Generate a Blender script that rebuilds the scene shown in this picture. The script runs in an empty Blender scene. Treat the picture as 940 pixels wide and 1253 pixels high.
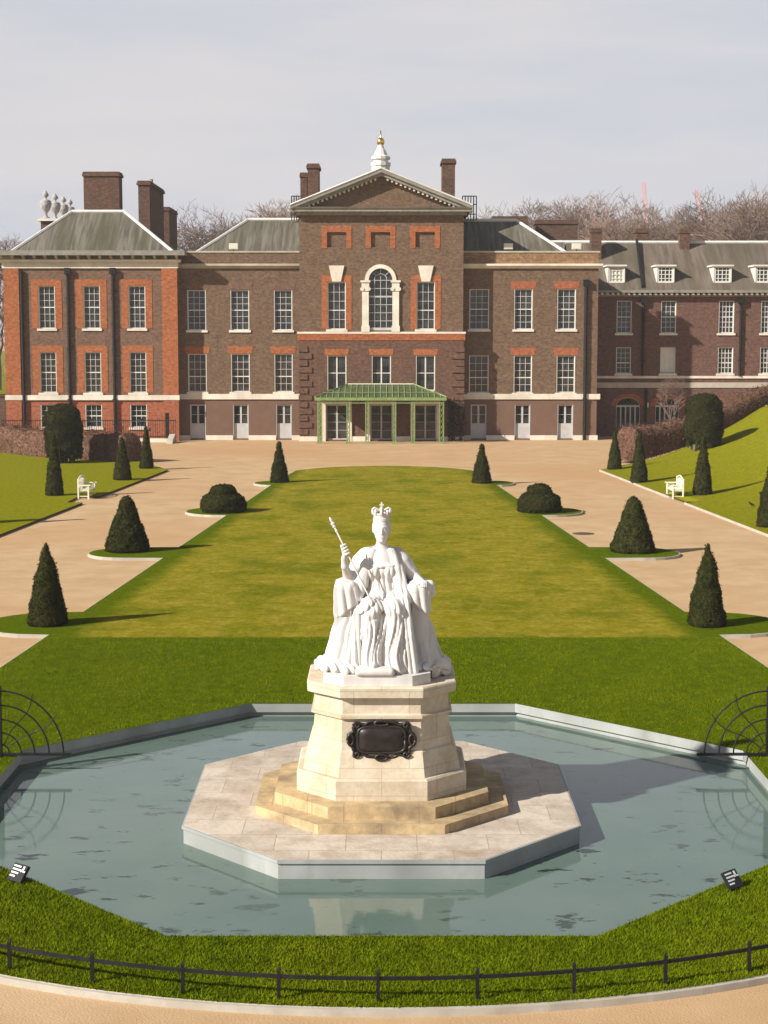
import bpy, math, random
import numpy as np
from math import sin, cos, tan, pi, radians, sqrt, atan2
from mathutils import Vector

# ------------------------------------------------------------------ camera, sky, sun, exposure
SC = bpy.context.scene
COL = SC.collection
F, P, H = 2000.0, 0.107, 7.8            # focal length (px of a 1253 px high frame), downward pitch, camera height
cd = bpy.data.cameras.new('camera'); cam = bpy.data.objects.new('camera', cd); COL.objects.link(cam)
cam.location = (0, 0, H); cam.rotation_euler = (pi/2-P, 0, 0)
cd.sensor_fit = 'VERTICAL'; cd.sensor_height = 24.0; cd.lens = 24.0*F/1253.0
cd.clip_start = 0.5; cd.clip_end = 6000
SC.camera = cam
SC.render.resolution_x = 768; SC.render.resolution_y = 1024

SUN_EL, SUN_AZ = radians(31), radians(60)      # azimuth: how far the light heads to the right of straight ahead
world = bpy.data.worlds.new('World'); SC.world = world; world.use_nodes = True
wt = world.node_tree; wt.nodes.clear()
def wn(t): return wt.nodes.new(t)
sky = wn('ShaderNodeTexSky'); sky.sky_type = 'NISHITA'; sky.sun_disc = False
sky.sun_elevation = SUN_EL; sky.sun_rotation = pi+SUN_AZ
sky.air_density = 1.0; sky.dust_density = .6; sky.ozone_density = 1.0
hs = wn('ShaderNodeHueSaturation'); hs.inputs['Saturation'].default_value = 0.8; hs.inputs['Value'].default_value = 0.5
tc = wn('ShaderNodeTexCoord'); mp = wn('ShaderNodeMapping'); mp.inputs['Scale'].default_value = (1.5, 1.5, 9)
nz = wn('ShaderNodeTexNoise'); nz.inputs['Scale'].default_value = 2.2; nz.inputs['Detail'].default_value = 5; nz.inputs['Roughness'].default_value = .55
rp = wn('ShaderNodeValToRGB'); rp.color_ramp.elements[0].position = .42; rp.color_ramp.elements[1].position = .72
rp.color_ramp.elements[0].color = (.93, .93, .93, 1); rp.color_ramp.elements[1].color = (.97, .97, .97, 1)
mx = wn('ShaderNodeMix'); mx.data_type = 'RGBA'
vc = wn('ShaderNodeMix'); vc.data_type = 'RGBA'; vr = wn('ShaderNodeMapRange'); vr.inputs['From Min'].default_value = .38; vr.inputs['From Max'].default_value = .66
vc.inputs['A'].default_value = (4.55, 4.72, 5.30, 1); vc.inputs['B'].default_value = (5.25, 5.12, 5.22, 1)      # thin veil of cloud, bluer where it is thinner
sx = wn('ShaderNodeSeparateXYZ'); mz = wn('ShaderNodeMapRange'); mz.interpolation_type = 'SMOOTHSTEP'      # the veil is a low winter haze: it thins towards the zenith
mz.inputs['From Min'].default_value = .20; mz.inputs['From Max'].default_value = .55; mz.inputs['To Min'].default_value = 1; mz.inputs['To Max'].default_value = .12
mm = wn('ShaderNodeMath'); mm.operation = 'MULTIPLY'
bg = wn('ShaderNodeBackground'); bg.inputs['Strength'].default_value = 0.09
ow = wn('ShaderNodeOutputWorld')
L = wt.links.new
L(sky.outputs[0], hs.inputs['Color']); L(tc.outputs['Generated'], mp.inputs[0]); L(mp.outputs[0], nz.inputs['Vector'])
L(nz.outputs['Fac'], rp.inputs[0]); L(tc.outputs['Generated'], sx.inputs[0]); L(sx.outputs['Z'], mz.inputs['Value']); L(nz.outputs['Fac'], vr.inputs['Value']); L(vr.outputs[0], vc.inputs['Factor']); L(vc.outputs['Result'], mx.inputs['B']); L(rp.outputs[0], mm.inputs[0]); L(mz.outputs[0], mm.inputs[1]); L(mm.outputs[0], mx.inputs['Factor']); L(hs.outputs[0], mx.inputs['A'])
L(mx.outputs['Result'], bg.inputs[0]); L(bg.outputs[0], ow.inputs[0])

sd = bpy.data.lights.new('sun', 'SUN'); sd.energy = 5.0; sd.angle = radians(.9); sd.color = (1, .94, .85)
sun = bpy.data.objects.new('sun', sd); COL.objects.link(sun)
sdir = Vector((sin(SUN_AZ)*cos(SUN_EL), cos(SUN_AZ)*cos(SUN_EL), -sin(SUN_EL)))
sun.rotation_euler = sdir.to_track_quat('-Z', 'Y').to_euler(); sun.location = (-60, -30, 60)
SC.view_settings.view_transform = 'Standard'; SC.view_settings.look = 'None'
SC.view_settings.exposure = 0.62; SC.view_settings.gamma = 1; SC.view_settings.use_curve_mapping = False

rnd = random.Random(7)
RS = np.random.RandomState(11)

# ------------------------------------------------------------------ measuring: photograph point -> point on a real plane
def ray(px, py):
    a = (px-470)/F; b = (626.5-py)/F
    return (a, cos(P)+b*sin(P), -sin(P)+b*cos(P))
def G(px, py, z=0.0):
    r = ray(px, py); t = (z-H)/r[2]; return (t*r[0], t*r[1], z)
def W(px, py, Y):
    r = ray(px, py); t = Y/r[1]; return (t*r[0], Y, H+t*r[2])
def WX(px, py, Y): return W(px, py, Y)[0]
def WZ(py, Y): return W(470, py, Y)[2]

# ------------------------------------------------------------------ materials
def new_mat(name):
    m = bpy.data.materials.new(name); m.use_nodes = True
    nt = m.node_tree; b = nt.nodes['Principled BSDF']; return m, nt, b
def srgb(r, g, b): return tuple(((c/255)/12.92 if c/255 <= .04045 else ((c/255+.055)/1.055)**2.4) for c in (r, g, b))+(1,)
def pmat(name, c1, c2, scale=3, rough=.8, stretch=(1, 1, 1), c3=None, s3=.4, f3=.6, bump=0, bscale=None, detail=6, spec=.3, metallic=0, lo=.35, hi=.65, rand=0.0):
    """colour wanders between c1 and c2 with one noise, and towards c3 with a second, wider one"""
    m, nt, b = new_mat(name); N = nt.nodes.new; l = nt.links.new
    t = N('ShaderNodeTexCoord'); mpn = N('ShaderNodeMapping'); mpn.inputs['Scale'].default_value = stretch
    l(t.outputs['Object'], mpn.inputs[0])
    n = N('ShaderNodeTexNoise'); n.inputs['Scale'].default_value = scale; n.inputs['Detail'].default_value = detail; n.inputs['Roughness'].default_value = .65
    l(mpn.outputs[0], n.inputs['Vector'])
    r = N('ShaderNodeValToRGB'); r.color_ramp.elements[0].position = lo; r.color_ramp.elements[1].position = hi
    r.color_ramp.elements[0].color = tuple(c1[:3])+(1,); r.color_ramp.elements[1].color = tuple(c2[:3])+(1,)
    l(n.outputs['Fac'], r.inputs[0]); out = r.outputs[0]
    if c3 is not None:
        n2 = N('ShaderNodeTexNoise'); n2.inputs['Scale'].default_value = s3; n2.inputs['Detail'].default_value = 4
        l(mpn.outputs[0], n2.inputs['Vector'])
        r2 = N('ShaderNodeValToRGB'); r2.color_ramp.elements[0].position = .45; r2.color_ramp.elements[1].position = .68
        r2.color_ramp.elements[1].color = (f3, f3, f3, 1); l(n2.outputs['Fac'], r2.inputs[0])
        x = N('ShaderNodeMix'); x.data_type = 'RGBA'; l(r2.outputs[0], x.inputs['Factor']); l(out, x.inputs['A']); x.inputs['B'].default_value = tuple(c3[:3])+(1,)
        out = x.outputs['Result']
    if rand:
        oi = N('ShaderNodeObjectInfo'); mr = N('ShaderNodeMapRange'); mr.inputs['To Min'].default_value = 1-rand; mr.inputs['To Max'].default_value = 1+rand
        l(oi.outputs['Random'], mr.inputs['Value']); h = N('ShaderNodeHueSaturation'); l(mr.outputs[0], h.inputs['Value']); l(out, h.inputs['Color']); out = h.outputs[0]
    l(out, b.inputs['Base Color']); b.inputs['Roughness'].default_value = rough
    b.inputs['Specular IOR Level'].default_value = spec; b.inputs['Metallic'].default_value = metallic
    if bump:
        n3 = N('ShaderNodeTexNoise'); n3.inputs['Scale'].default_value = bscale or scale*4; n3.inputs['Detail'].default_value = 5
        l(mpn.outputs[0], n3.inputs['Vector']); bp = N('ShaderNodeBump'); bp.inputs['Strength'].default_value = bump; bp.inputs['Distance'].default_value = .05
        l(n3.outputs['Fac'], bp.inputs['Height']); l(bp.outputs[0], b.inputs['Normal'])
    return m
def brickmat(name, c1, c2, mortar, dark, soot=.45, big=1.3, bw=.34, bh=.11):
    m, nt, b = new_mat(name); N = nt.nodes.new; l = nt.links.new
    t = N('ShaderNodeTexCoord'); s = N('ShaderNodeSeparateXYZ'); l(t.outputs['Object'], s.inputs[0])
    ad = N('ShaderNodeMath'); ad.operation = 'ADD'; l(s.outputs['X'], ad.inputs[0]); l(s.outputs['Y'], ad.inputs[1])
    cb = N('ShaderNodeCombineXYZ'); l(ad.outputs[0], cb.inputs[0]); l(s.outputs['Z'], cb.inputs[1])
    br = N('ShaderNodeTexBrick'); br.inputs['Scale'].default_value = 1; br.inputs['Brick Width'].default_value = bw; br.inputs['Row Height'].default_value = bh
    br.inputs['Mortar Size'].default_value = .012; br.inputs['Color1'].default_value = tuple(c1)+(1,); br.inputs['Color2'].default_value = tuple(c2)+(1,); br.inputs['Mortar'].default_value = tuple(mortar)+(1,)
    l(cb.outputs[0], br.inputs['Vector'])
    n = N('ShaderNodeTexNoise'); n.inputs['Scale'].default_value = big; n.inputs['Detail'].default_value = 8; n.inputs['Roughness'].default_value = .72
    l(cb.outputs[0], n.inputs['Vector'])
    r = N('ShaderNodeValToRGB'); r.color_ramp.elements[0].position = .44; r.color_ramp.elements[1].position = .66; r.color_ramp.elements[1].color = (soot,)*3+(1,)
    l(n.outputs['Fac'], r.inputs[0])
    x = N('ShaderNodeMix'); x.data_type = 'RGBA'; l(r.outputs[0], x.inputs['Factor']); l(br.outputs['Color'], x.inputs['A']); x.inputs['B'].default_value = tuple(dark)+(1,)
    # speckle of single burnt and pale bricks
    n2 = N('ShaderNodeTexNoise'); n2.inputs['Scale'].default_value = 4.6; n2.inputs['Detail'].default_value = 5; n2.inputs['Roughness'].default_value = .7
    mp2 = N('ShaderNodeMapping'); mp2.inputs['Scale'].default_value = (.85, 1.3, 1); l(cb.outputs[0], mp2.inputs[0]); l(mp2.outputs[0], n2.inputs['Vector'])
    mr = N('ShaderNodeMapRange'); mr.inputs['From Min'].default_value = .3; mr.inputs['From Max'].default_value = .7; mr.inputs['To Min'].default_value = .55; mr.inputs['To Max'].default_value = 1.45
    l(n2.outputs['Fac'], mr.inputs['Value']); h = N('ShaderNodeHueSaturation'); l(mr.outputs[0], h.inputs['Value']); l(x.outputs['Result'], h.inputs['Color'])
    l(h.outputs[0], b.inputs['Base Color']); b.inputs['Roughness'].default_value = .9; b.inputs['Specular IOR Level'].default_value = .15
    return m
M = {}
M['brown_brick'] = brickmat('brown_brick', (.135, .084, .052), (.178, .112, .070), (.16, .115, .08), (.085, .054, .038))
M['low_brick'] = pmat('low_brick', (.155, .095, .066), (.178, .110, .078), 1.5, .9, c3=(.14, .085, .06), s3=.6, f3=.6, spec=.1)
M['lower_brick'] = brickmat('lower_brick', (.120, .064, .043), (.150, .080, .054), (.14, .088, .06), (.075, .045, .034))
M['red_brick'] = brickmat('red_brick', (.315, .098, .036), (.365, .125, .047), (.32, .14, .07), (.22, .072, .034))
M['mixed_brick'] = brickmat('mixed_brick', (.152, .090, .060), (.182, .108, .072), (.17, .11, .075), (.095, .062, .048))
M['base_red'] = brickmat('base_red', (.30, .092, .044), (.34, .11, .054), (.31, .13, .07), (.245, .078, .040), soot=.3)
M['range_brick'] = brickmat('range_brick', (.126, .068, .051), (.155, .083, .061), (.14, .08, .063), (.085, .049, .041))
M['chimney_brick'] = brickmat('chimney_brick', (.105, .058, .040), (.130, .072, .050), (.11, .072, .052), (.058, .038, .030), soot=.6)
M['tiles'] = brickmat('tiles', (.32, .19, .10), (.22, .12, .065), (.16, .11, .06), (.17, .13, .07), soot=.5, bw=.5, bh=.2)
M['roof'] = pmat('lead_roof', (.075, .066, .050), (.165, .150, .120), 1.3, .8, (3.2, .22, .22), c3=(.070, .064, .036), s3=.45, f3=.9, lo=.38, hi=.60)
M['range_roof'] = pmat('slate_roof', (.090, .070, .052), (.165, .130, .102), 1.2, .85, (2.6, .25, .25), c3=(.075, .066, .040), s3=.3, f3=.9, lo=.38, hi=.60)
M['lead'] = pmat('pale_lead', (.55, .53, .50), (.68, .66, .62), 1.5, .6)
M['stone'] = pmat('white_stone', (.62, .56, .46), (.78, .72, .62), 1.2, .8, c3=(.45, .40, .31), s3=.5, f3=.5)
M['dull_stone'] = pmat('weathered_stone', (.38, .34, .27), (.52, .47, .38), 1.6, .85, c3=(.25, .22, .17), s3=.8, f3=.6)
M['cornice'] = pmat('grey_cornice', (.19, .178, .152), (.28, .262, .225), 2, .8)
M['paint'] = pmat('white_paint', (.60, .585, .53), (.69, .675, .62), 1.5, .5)
M['door_paint'] = pmat('grey_door_paint', (.42, .41, .40), (.50, .49, .47), 2, .5)
M['cream'] = pmat('cream_paint', (.62, .55, .43), (.70, .63, .50), 2, .6)
M['green'] = pmat('green_paint', (.15, .22, .075), (.24, .31, .12), 3, .5)
M['iron'] = pmat('black_iron', (.006, .006, .006), (.014, .014, .014), 5, .6, spec=.25)
M['gold'] = pmat('gilding', (.85, .55, .13), (.95, .66, .2), 5, .28, metallic=1)
M['gilt'] = pmat('buff_gilt_stone', (.62, .55, .42), (.70, .63, .50), 8, .6)
M['blind'] = pmat('blind', (.62, .60, .52), (.70, .67, .58), 3, .8)
M['marble'] = pmat('marble', (.61, .585, .56), (.68, .66, .635), 4, .6, (1, 1, .4), c3=(.44, .405, .365), s3=3.0, f3=.55, spec=.3)
M['bronze'] = pmat('bronze', (.018, .014, .013), (.04, .03, .026), 6, .42, spec=.5, metallic=.3)
M['terracotta'] = pmat('pot_clay', (.40, .33, .17), (.5, .42, .22), 5, .7)
M['crane'] = pmat('red_crane_paint', (.62, .30, .31), (.68, .36, .37), 2, .6)
M['urn'] = pmat('grey_urn_stone', (.22, .215, .21), (.50, .48, .46), 3.0, .85)
M['benchw'] = pmat('bench_paint', (.70, .66, .52), (.78, .74, .60), 6, .5)
M['signblack'] = pmat('sign_black', (.012, .012, .013), (.02, .02, .022), 6, .4)
M['signwhite'] = pmat('sign_white', (.8, .8, .78), (.84, .84, .82), 6, .5)
# glass: dark rooms behind, a soft reflection in front
def glassmat():
    m = pmat('window_glass', (.010, .012, .013), (.045, .050, .048), .9, .07, (1, 1, 1.6), spec=.5, lo=.4, hi=.72, c3=(.075, .075, .068), s3=1.7, f3=.55)
    return m
M['glass'] = glassmat()
def conservatory_glass():
    m = pmat('greened_glass', (.050, .070, .030), (.095, .125, .055), 2.5, .25, spec=.4); return m
M['porch_glass'] = conservatory_glass()
M['gravel'] = pmat('gravel', (.43, .285, .152), (.52, .36, .212), .6, .95, c3=(.45, .272, .140), s3=.06, f3=.9, bump=.25, bscale=30, spec=.03, detail=10)
M['kerbstone'] = pmat('kerbstone', (.36, .33, .28), (.48, .45, .39), 1.8, .85, c3=(.40, .36, .29), s3=.7, f3=.6)
M['pool_stone'] = pmat('pool_stone', (.29, .305, .295), (.40, .41, .395), 2.2, .7, (1, 1, .5), c3=(.19, .205, .185), s3=1.1, f3=.75)
# flagged platform and pedestal
def slabs(name, c1, c2, joint, sx, sy, stain, plane='XY', stainf=.5):
    m, nt, b = new_mat(name); N = nt.nodes.new; l = nt.links.new
    t = N('ShaderNodeTexCoord'); s = N('ShaderNodeSeparateXYZ'); l(t.outputs['Object'], s.inputs[0])
    cb = N('ShaderNodeCombineXYZ'); l(s.outputs['X'], cb.inputs[0]); l(s.outputs['Y' if plane == 'XY' else 'Z'], cb.inputs[1])
    br = N('ShaderNodeTexBrick'); br.inputs['Scale'].default_value = 1; br.inputs['Brick Width'].default_value = sx; br.inputs['Row Height'].default_value = sy
    br.inputs['Mortar Size'].default_value = .008; br.inputs['Color1'].default_value = tuple(c1)+(1,); br.inputs['Color2'].default_value = tuple(c2)+(1,); br.inputs['Mortar'].default_value = tuple(joint)+(1,)
    l(cb.outputs[0], br.inputs['Vector'])
    n = N('ShaderNodeTexNoise'); n.inputs['Scale'].default_value = 1.6; n.inputs['Detail'].default_value = 7; n.inputs['Roughness'].default_value = .65; l(t.outputs['Object'], n.inputs['Vector'])
    r = N('ShaderNodeValToRGB'); r.color_ramp.elements[0].position = .42; r.color_ramp.elements[1].position = .68; r.color_ramp.elements[1].color = (stainf,)*3+(1,); l(n.outputs['Fac'], r.inputs[0])
    x = N('ShaderNodeMix'); x.data_type = 'RGBA'; l(r.outputs[0], x.inputs['Factor']); l(br.outputs['Color'], x.inputs['A']); x.inputs['B'].default_value = tuple(stain)+(1,)
    n2 = N('ShaderNodeTexNoise'); n2.inputs['Scale'].default_value = 14; n2.inputs['Detail'].default_value = 4; l(t.outputs['Object'], n2.inputs['Vector'])
    mr = N('ShaderNodeMapRange'); mr.inputs['To Min'].default_value = .85; mr.inputs['To Max'].default_value = 1.15; l(n2.outputs['Fac'], mr.inputs['Value'])
    h = N('ShaderNodeHueSaturation'); l(mr.outputs[0], h.inputs['Value']); l(x.outputs['Result'], h.inputs['Color']); l(h.outputs[0], b.inputs['Base Color'])
    b.inputs['Roughness'].default_value = .8; b.inputs['Specular IOR Level'].default_value = .25
    bp = N('ShaderNodeBump'); bp.inputs['Strength'].default_value = .2; bp.inputs['Distance'].default_value = .03; l(n2.outputs['Fac'], bp.inputs['Height']); l(bp.outputs[0], b.inputs['Normal'])
    return m
M['flags'] = slabs('flagstones', (.50, .425, .345), (.58, .50, .41), (.36, .29, .22), 1.1, .8, (.33, .25, .18), 'XY', .85)
M['ped_stone'] = slabs('pedestal_stone', (.58, .50, .385), (.63, .55, .43), (.45, .38, .28), .9, .42, (.42, .32, .20), 'XZ', .75)
M['step_stone'] = slabs('step_stone', (.50, .36, .19), (.54, .40, .22), (.34, .25, .14), 1.2, .5, (.20, .15, .10), 'XY', .85)
# grass
def grassmat(name, greens, worn, trapezoid=None):
    """a green lawn; inside the trapezoid (x half-width falls with y) it is worn winter turf"""
    m, nt, b = new_mat(name); N = nt.nodes.new; l = nt.links.new
    t = N('ShaderNodeTexCoord')
    def noise(scale, stretch, detail=6, rough=.65):
        mpn = N('ShaderNodeMapping'); mpn.inputs['Scale'].default_value = stretch; l(t.outputs['Object'], mpn.inputs[0])
        n = N('ShaderNodeTexNoise'); n.inputs['Scale'].default_value = scale; n.inputs['Detail'].default_value = detail; n.inputs['Roughness'].default_value = rough
        l(mpn.outputs[0], n.inputs['Vector']); return n.outputs['Fac']
    def ramp(f, a, b_, lo=.36, hi=.64):
        r = N('ShaderNodeValToRGB'); r.color_ramp.elements[0].position = lo; r.color_ramp.elements[1].position = hi
        r.color_ramp.elements[0].color = tuple(a)+(1,); r.color_ramp.elements[1].color = tuple(b_)+(1,); l(f, r.inputs[0]); return r.outputs[0]
    def mix(f, a, b_):
        x = N('ShaderNodeMix'); x.data_type = 'RGBA'; l(f, x.inputs['Factor']); l(a, x.inputs['A']); l(b_, x.inputs['B']); return x.outputs['Result']
    fine = noise(6, (.8, .5, 1), 8, .85)
    g = ramp(fine, greens[0], greens[1])
    streak = noise(.9, (.4, 1.5, 1), 7, .7)
    g = mix(ramp(streak, (0, 0, 0), (.55, .55, .55), .45, .7), g, ramp(fine, greens[2], greens[3]))
    out = g
    if worn:
        wv = ramp(fine, worn[0], worn[1])
        wv = mix(ramp(noise(1.5, (.8, 1.0, 1), 9, .78), (0, 0, 0), (.9, .9, .9), .42, .62), wv, ramp(fine, worn[2], worn[3]))
        wv = mix(ramp(noise(.35, (1, .7, 1), 6, .7), (0, 0, 0), (.62, .62, .62), .48, .62), wv, g)
        s = N('ShaderNodeSeparateXYZ'); l(t.outputs['Object'], s.inputs[0])
        def mth(op, a, b_):
            q = N('ShaderNodeMath'); q.operation = op
            for i, v in enumerate((a, b_)):
                if isinstance(v, (int, float)): q.inputs[i].default_value = v
                else: l(v, q.inputs[i])
            return q.outputs[0]
        y0, x0, k = trapezoid
        wob = mth('MULTIPLY', mth('SUBTRACT', noise(1.2, (1, 1, 1), 5), .5), 1.3)
        ax = N('ShaderNodeMath'); ax.operation = 'ABSOLUTE'; l(s.outputs['X'], ax.inputs[0])
        hw = mth('SUBTRACT', x0, mth('MULTIPLY', mth('SUBTRACT', s.outputs['Y'], y0), k))
        e1 = mth('SUBTRACT', mth('ADD', hw, wob), ax.outputs[0])
        e2 = mth('SUBTRACT', mth('ADD', s.outputs['Y'], mth('MULTIPLY', wob, .22)), y0)
        c1 = N('ShaderNodeClamp'); l(mth('MULTIPLY', e1, 1.6), c1.inputs[0]); c2 = N('ShaderNodeClamp'); l(mth('MULTIPLY', e2, 4.0), c2.inputs[0])
        out = mix(mth('MULTIPLY', c1.outputs[0], c2.outputs[0]), g, wv)
    l(out, b.inputs['Base Color']); b.inputs['Roughness'].default_value = .95; b.inputs['Specular IOR Level'].default_value = 0
    bp = N('ShaderNodeBump'); bp.inputs['Strength'].default_value = .55; bp.inputs['Distance'].default_value = .06
    l(noise(16, (1, .6, 1), 6, .8), bp.inputs['Height']); l(bp.outputs[0], b.inputs['Normal'])
    return m
GREENS = ((.052, .080, .001), (.100, .135, .002), (.078, .090, .001), (.125, .135, .003))
WORN = ((.128, .116, .003), (.238, .212, .009), (.205, .162, .013), (.37, .30, .048))
M['lawn'] = grassmat('lawn_grass', GREENS, WORN, (41.9, 8.3, .060))
M['side_lawn'] = grassmat('side_lawn_grass', ((.125, .130, .003), (.245, .232, .008), (.10, .128, .003), (.23, .200, .014)), None)
M['blade'] = pmat('grass_blades', (.072, .108, .001), (.150, .200, .003), 3.5, .7, (1, .6, 1), c3=(.190, .195, .005), s3=.6, f3=.5, spec=0)
# water: murky, with drifts of weed just under the surface
def watermat():
    m, nt, b = new_mat('pool_water'); N = nt.nodes.new; l = nt.links.new
    t = N('ShaderNodeTexCoord')
    def noise(scale, stretch, detail=5, rough=.6):
        mpn = N('ShaderNodeMapping'); mpn.inputs['Scale'].default_value = stretch; l(t.outputs['Object'], mpn.inputs[0])
        n = N('ShaderNodeTexNoise'); n.inputs['Scale'].default_value = scale; n.inputs['Detail'].default_value = detail; n.inputs['Roughness'].default_value = rough
        l(mpn.outputs[0], n.inputs['Vector']); return n.outputs['Fac']
    def ramp(f, a, b_, lo, hi):
        r = N('ShaderNodeValToRGB'); r.color_ramp.elements[0].position = lo; r.color_ramp.elements[1].position = hi
        r.color_ramp.elements[0].color = tuple(a)+(1,); r.color_ramp.elements[1].color = tuple(b_)+(1,); l(f, r.inputs[0]); return r.outputs[0]
    c = ramp(noise(.45, (1, 1, 1)), (.098, .146, .124), (.120, .170, .144), .35, .65)
    weed = ramp(noise(2.8, (.5, 1.0, 1), 7, .64), (0, 0, 0), (1, 1, 1), .595, .63)
    area = ramp(noise(.23, (1, 1, 1), 2), (.45, .45, .45), (1, 1, 1), .42, .6)
    q = N('ShaderNodeMix'); q.data_type = 'RGBA'; q.blend_type = 'MULTIPLY'; q.inputs['Factor'].default_value = 1; l(weed, q.inputs['A']); l(area, q.inputs['B'])
    x = N('ShaderNodeMix'); x.data_type = 'RGBA'; l(q.outputs['Result'], x.inputs['Factor']); l(c, x.inputs['A']); x.inputs['B'].default_value = (.020, .030, .022, 1)
    l(x.outputs['Result'], b.inputs['Base Color']); b.inputs['Roughness'].default_value = .04; b.inputs['IOR'].default_value = 1.33
    bp = N('ShaderNodeBump'); bp.inputs['Strength'].default_value = .05; bp.inputs['Distance'].default_value = .02
    l(noise(5, (.7, 1.6, 1), 3), bp.inputs['Height']); l(bp.outputs[0], b.inputs['Normal'])
    return m
M['water'] = watermat()
M['yew'] = pmat('yew_leaves', (.012, .015, .004), (.044, .048, .012), 7, .9, rand=.12, spec=.04, c3=(.042, .034, .011), s3=1.2, f3=.5)
M['yew_big'] = pmat('old_yew_leaves', (.013, .015, .004), (.042, .042, .011), 6, .9, spec=.04, c3=(.045, .040, .015), s3=.9, f3=.5)
M['beech'] = pmat('beech_hedge', (.065, .034, .022), (.23, .130, .088), 11, .95, (1, 1, .5), spec=0, c3=(.07, .036, .024), s3=1.6, f3=.6)
M['bark'] = pmat('bark', (.10, .075, .058), (.16, .125, .10), 3, .9)
M['twigs'] = pmat('twigs', (.17, .115, .088), (.24, .17, .135), .7, .9, rand=.28, spec=.0)
M['dark_brown'] = pmat('dark_brown', (.06, .04, .025), (.10, .07, .045), 4, .95)
M['darkwall'] = brickmat('dark_garden_brick', (.10, .06, .04), (.13, .08, .055), (.10, .07, .05), (.06, .04, .03))

# ------------------------------------------------------------------ mesh helpers
class MB:
    def __init__(s): s.v = []; s.f = []
    def add(s, vs, fs):
        o = len(s.v); s.v += [tuple(p) for p in vs]; s.f += [tuple(i+o for i in f) for f in fs]; return s
    def box(s, x0, x1, y0, y1, z0, z1):
        return s.add([(x0, y0, z0), (x1, y0, z0), (x1, y1, z0), (x0, y1, z0), (x0, y0, z1), (x1, y0, z1), (x1, y1, z1), (x0, y1, z1)],
                     [(0, 3, 2, 1), (4, 5, 6, 7), (0, 1, 5, 4), (1, 2, 6, 5), (2, 3, 7, 6), (3, 0, 4, 7)])
    def quad(s, a, b, c, d): return s.add([a, b, c, d], [(0, 1, 2, 3)])
    def poly(s, pts): return s.add(pts, [tuple(range(len(pts)))])
    def loft(s, rings, cap0=True, cap1=True):
        n = len(rings[0]); vs = [p for r in rings for p in r]; fs = []
        for k in range(len(rings)-1):
            for i in range(n): fs.append((k*n+i, k*n+(i+1) % n, (k+1)*n+(i+1) % n, (k+1)*n+i))
        if cap0: fs.append(tuple(reversed(range(n))))
        if cap1: fs.append(tuple(range((len(rings)-1)*n, len(rings)*n)))
        return s.add(vs, fs)
    def prism_y(s, pts, y0, y1):          # outline in x,z extruded along y
        return s.loft([[(x, y0, z) for x, z in pts], [(x, y1, z) for x, z in pts]])
    def prism_x(s, pts, x0, x1):
        return s.loft([[(x0, y, z) for y, z in pts], [(x1, y, z) for y, z in pts]])
    def prism_z(s, pts, z0, z1):
        return s.loft([[(x, y, z0) for x, y in pts], [(x, y, z1) for x, y in pts]])
    def lathe(s, prof, c, n=16):
        return s.loft([[(c[0]+r*cos(2*pi*i/n), c[1]+r*sin(2*pi*i/n), c[2]+z) for i in range(n)] for r, z in prof])
    def tube(s, pts, r, n=6, cap=True):
        pts = [Vector(p) for p in pts]; rr = r if isinstance(r, (list, tuple)) else [r]*len(pts); rings = []
        up = None
        for i, p in enumerate(pts):
            d = (pts[min(i+1, len(pts)-1)]-pts[max(i-1, 0)]).normalized()
            if up is None: up = Vector((0, 0, 1)) if abs(d.z) < .9 else Vector((1, 0, 0))
            a = d.cross(up).normalized(); b = a.cross(d).normalized(); up = b
            rings.append([tuple(p+rr[i]*(cos(2*pi*k/n)*a+sin(2*pi*k/n)*b)) for k in range(n)])
        return s.loft(rings, cap, cap)
    def build(s, name, mat, parent=None, smooth=False, loc=None):
        return mesh_obj(name, s.v, s.f, mat, parent, smooth, loc)
def world_loc(o):
    p = Vector((0, 0, 0))
    while o is not None: p += o.location; o = o.parent
    return p
def mesh_obj(name, v, f, mat, parent=None, smooth=False, loc=None):
    base = world_loc(parent) if parent is not None else Vector(loc or (0, 0, 0))
    v = np.asarray(v, dtype=np.float64).reshape(-1, 3)-np.array(base)
    me = bpy.data.meshes.new(name)
    me.from_pydata(v.tolist() if len(v) < 200000 else v, [], f if isinstance(f, list) else f.tolist())
    me.materials.append(mat if not isinstance(mat, str) else M[mat])
    if smooth: me.polygons.foreach_set('use_smooth', [True]*len(me.polygons))
    me.update()
    o = bpy.data.objects.new(name, me); COL.objects.link(o)
    if parent is not None: o.parent = parent
    else: o.location = base
    return o
def thing(name, label, cat, loc=(0, 0, 0), group=None):
    o = bpy.data.objects.new(name, None); o.empty_display_size = .3; COL.objects.link(o); o.location = loc
    return tag(o, label, cat, group)
def tag(o, label, cat, group=None):
    o['label'] = label; o['category'] = cat
    if group: o['group'] = group
    return o
def structure(o): o['kind'] = 'structure'; return o
def dup(root, loc, label=None, rz=None, sc=None):
    r = root.copy(); COL.objects.link(r); r.location = loc
    if rz is not None: r.rotation_euler = (0, 0, rz)
    if sc is not None: r.scale = sc
    if label: r['label'] = label
    for ch in list(root.children):
        c = ch.copy(); COL.objects.link(c); c.parent = r
        for g in list(ch.children):
            d = g.copy(); COL.objects.link(d); d.parent = c
    return r
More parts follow.
